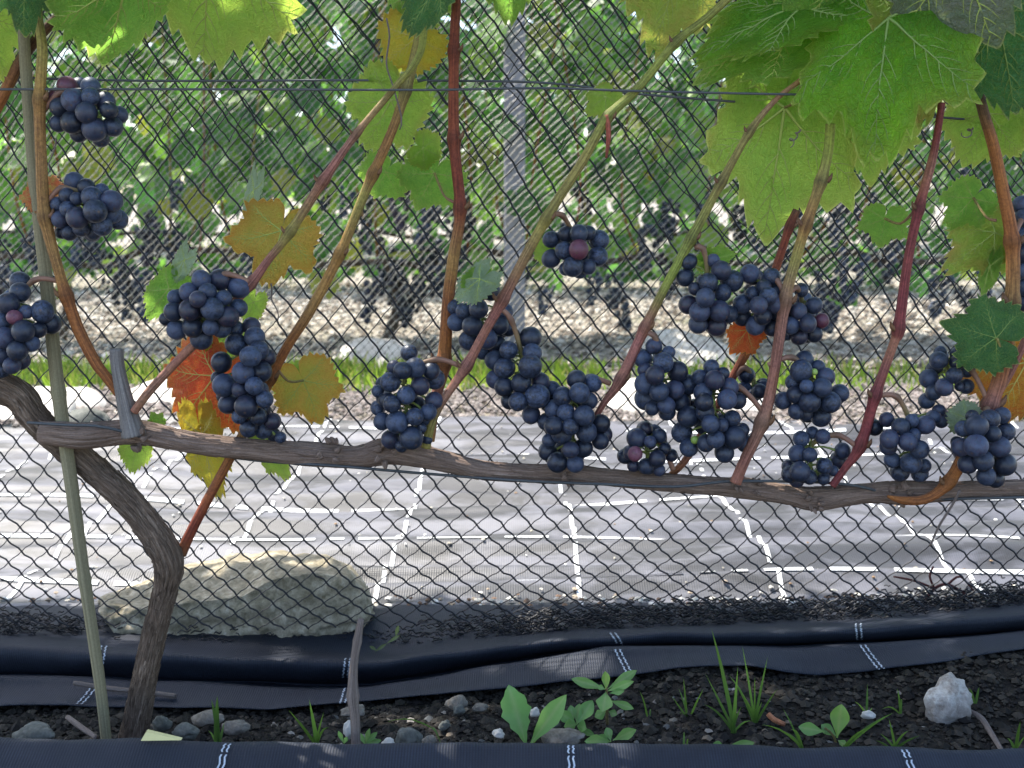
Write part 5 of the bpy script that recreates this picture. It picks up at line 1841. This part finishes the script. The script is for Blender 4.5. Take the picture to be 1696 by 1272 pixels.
def far_vine(x0, Y, label, span, top, nleaf, group, singles=True, nb=0, z0=0.47):
    root = empty('grapevine', (x0, Y, -0.02), label, 'grapevine', group)
    t = MB().tube([(x0 - 0.02, Y, -0.04, 0.022), (x0 + 0.03, Y + 0.01, 0.12, 0.019), (x0, Y, 0.26, 0.022)], 12, 0.012, 0.2, 3).build('trunk', M_FARBARK, root)
    MB().tube([(x0 + span * (k / 8 - 0.5), Y + random.uniform(-0.02, 0.02), 0.27 + random.uniform(-0.035, 0.035), 0.009 + 0.004 * random.random()) for k in range(9)], 10, 0.02, 0.15, 3).build('cordon', M_FARBARK, root)
    for k in range(int(span * 7)):
        x = x0 + random.uniform(-span / 2, span / 2)
        c = random.choice((RUST, TAN, PINK, OLIV))
        MB().tube([(x, Y, 0.27, 0.005), (x + random.uniform(-0.1, 0.12), Y + random.uniform(-0.08, 0.04), 0.6, 0.0045), (x + random.uniform(-0.2, 0.25), Y + random.uniform(-0.1, 0.1), top - 0.1, 0.003)], 6, 0.04, cols=[c, c, OLIV]).build('cane', M_CANE, root)
    pl = []
    for k in range(nleaf):
        u = random.random()
        x = x0 + random.uniform(-span / 2, span / 2)
        z = z0 + (top - z0) * u if random.random() > 0.06 else random.uniform(0.12, z0)
        y = Y + random.gauss(-0.03, 0.14)
        pl.append((x, y, z))
    if singles:
        for (x, y, z) in pl:
            o = bpy.data.objects.new('leaf', random.choice(FL))
            link(o, root)
            o.location = Vector((x, y, z)) - root.location
            s = random.uniform(0.055, 0.09)
            o.scale = (s, s, s)
            nv = Vector((random.gauss(0, 0.5), random.gauss(-0.75, 0.5), random.uniform(0.0, 0.9))).normalized()
            yv = Vector((random.gauss(0, 0.5), random.gauss(0, 0.3), -1))
            yv = (yv - nv * yv.dot(nv)).normalized()
            o.rotation_euler = Matrix((yv.cross(nv), yv, nv)).transposed().to_euler()
    else:
        scatter_leaves('foliage', M_FOLI, root, [(p, random.uniform(0.06, 0.10), (random.gauss(0, 0.5), random.gauss(-0.7, 0.5), random.uniform(0, 0.9)), 1.0) for p in pl])
    if singles:
        scatter_leaves('foliage', M_FOLI, root, [((x0 + random.uniform(-span / 2, span / 2), Y + 0.22 + random.gauss(0, 0.08), z0 + 0.02 + (top - z0) * random.random()), random.uniform(0.06, 0.10), (random.gauss(0, 0.5), random.gauss(-0.7, 0.5), random.uniform(0, 0.9)), 1.0) for _ in range(300)])
    for k in range(nb):
        o = bpy.data.objects.new('grape_cluster', random.choice(BUN))
        link(o, root)
        o.location = Vector((x0 + random.uniform(-span / 2, span / 2), Y + random.uniform(-0.16, 0.10), random.uniform(0.16, 0.55))) - root.location
        o.rotation_euler = (random.uniform(-0.3, 0.3), random.uniform(-0.3, 0.3), random.uniform(0, 6))
        s = random.uniform(0.9, 1.8)
        o.scale = (s, s, s)
    return root


far_vine(-1.55, 3.75, 'far vine at left behind the far net', 1.25, 1.75, 260, 'vines of the next row', True, 30)
far_vine(-0.42, 3.75, 'far vine just left of the grey post', 1.15, 1.75, 260, 'vines of the next row', True, 30)
far_vine(0.72, 3.78, 'far vine just right of the grey post', 1.15, 1.75, 260, 'vines of the next row', True, 30)
far_vine(1.85, 3.78, 'far vine at right behind the far net', 1.15, 1.75, 240, 'vines of the next row', True, 30)
for k, x in enumerate((-3.3, -1.1, 1.1, 3.3)):
    far_vine(x, 6.1, ('leftmost', 'left middle', 'right middle', 'rightmost')[k] + ' vine of the second row back, mostly hidden by the nearer row', 2.25, 2.2, 1000, 'vines of the second row back', False, 0, 0.08)


def hedge_tree(x, Y, h, r, label, n):
    root = empty('tree', (x, Y, -0.03), label, 'tree', 'trees beyond the vines')
    MB().tube([(x, Y, -0.1, 0.12), (x + 0.1, Y, h * 0.3, 0.09), (x, Y, h * 0.75, 0.04)], 10, 0.15, 0.2, 3).build('trunk', M_FARBARK, root)
    cl = [(x + random.gauss(0, r * 0.5), Y + random.gauss(0, r * 0.4), h * random.uniform(0.15, 0.95), r * random.uniform(0.25, 0.5)) for k in range(26)]
    pl = []
    for k in range(n):
        c = random.choice(cl)
        d = Vector((random.gauss(0, 1), random.gauss(0, 1), random.gauss(0, 1))).normalized() * c[3] * random.uniform(0.6, 1.05)
        pl.append(((c[0] + d.x, c[1] + d.y, max(0.1, c[2] + d.z)), random.uniform(0.10, 0.19), d + Vector((0, 0, 0.4)), 0.6))
    scatter_leaves('crown', M_FOLI, root, pl, None)


for k, x in enumerate((-5.4, -2.7, 0.2, 2.9, 5.6)):
    hedge_tree(x, 10.5 + (k % 2) * 1.3, 4.6 + (k % 3) * 0.7, 2.0, ('leafy tree far left beyond the vines', 'leafy tree left of the grey post beyond the vines', 'leafy tree behind the grey post beyond the vines', 'leafy tree right of the grey post beyond the vines', 'leafy tree far right beyond the vines')[k], 1100)

# the grey post in the far row
pa = P(852, 548, 3.46)
hw = 0.033
v, f = [], []
for i in range(12):
    u = i / 11
    z = -0.06 + (1.95 + 0.06) * u
    for (a, b) in ((-1, -1), (1, -1), (1, 1), (-1, 1)):
        v.append((pa.x + a * hw + 0.002 * noise.noise(Vector((u * 9, a, b))), 3.46 + b * hw, z))
for i in range(11):
    for j in range(4):
        f.append((4 * i + j, 4 * i + (j + 1) % 4, 4 * i + 4 + (j + 1) % 4, 4 * i + 4 + j))
f += [(3, 2, 1, 0), (44, 45, 46, 47)]
post = obj('post', mesh('post', v, f, M_POST, False))
rebase(post, (pa.x, 3.46, -0.06))
bev = post.modifiers.new('bevel', 'BEVEL')
bev.width = 0.006
tag(post, 'square grey trellis post standing in the far vine row', 'post')
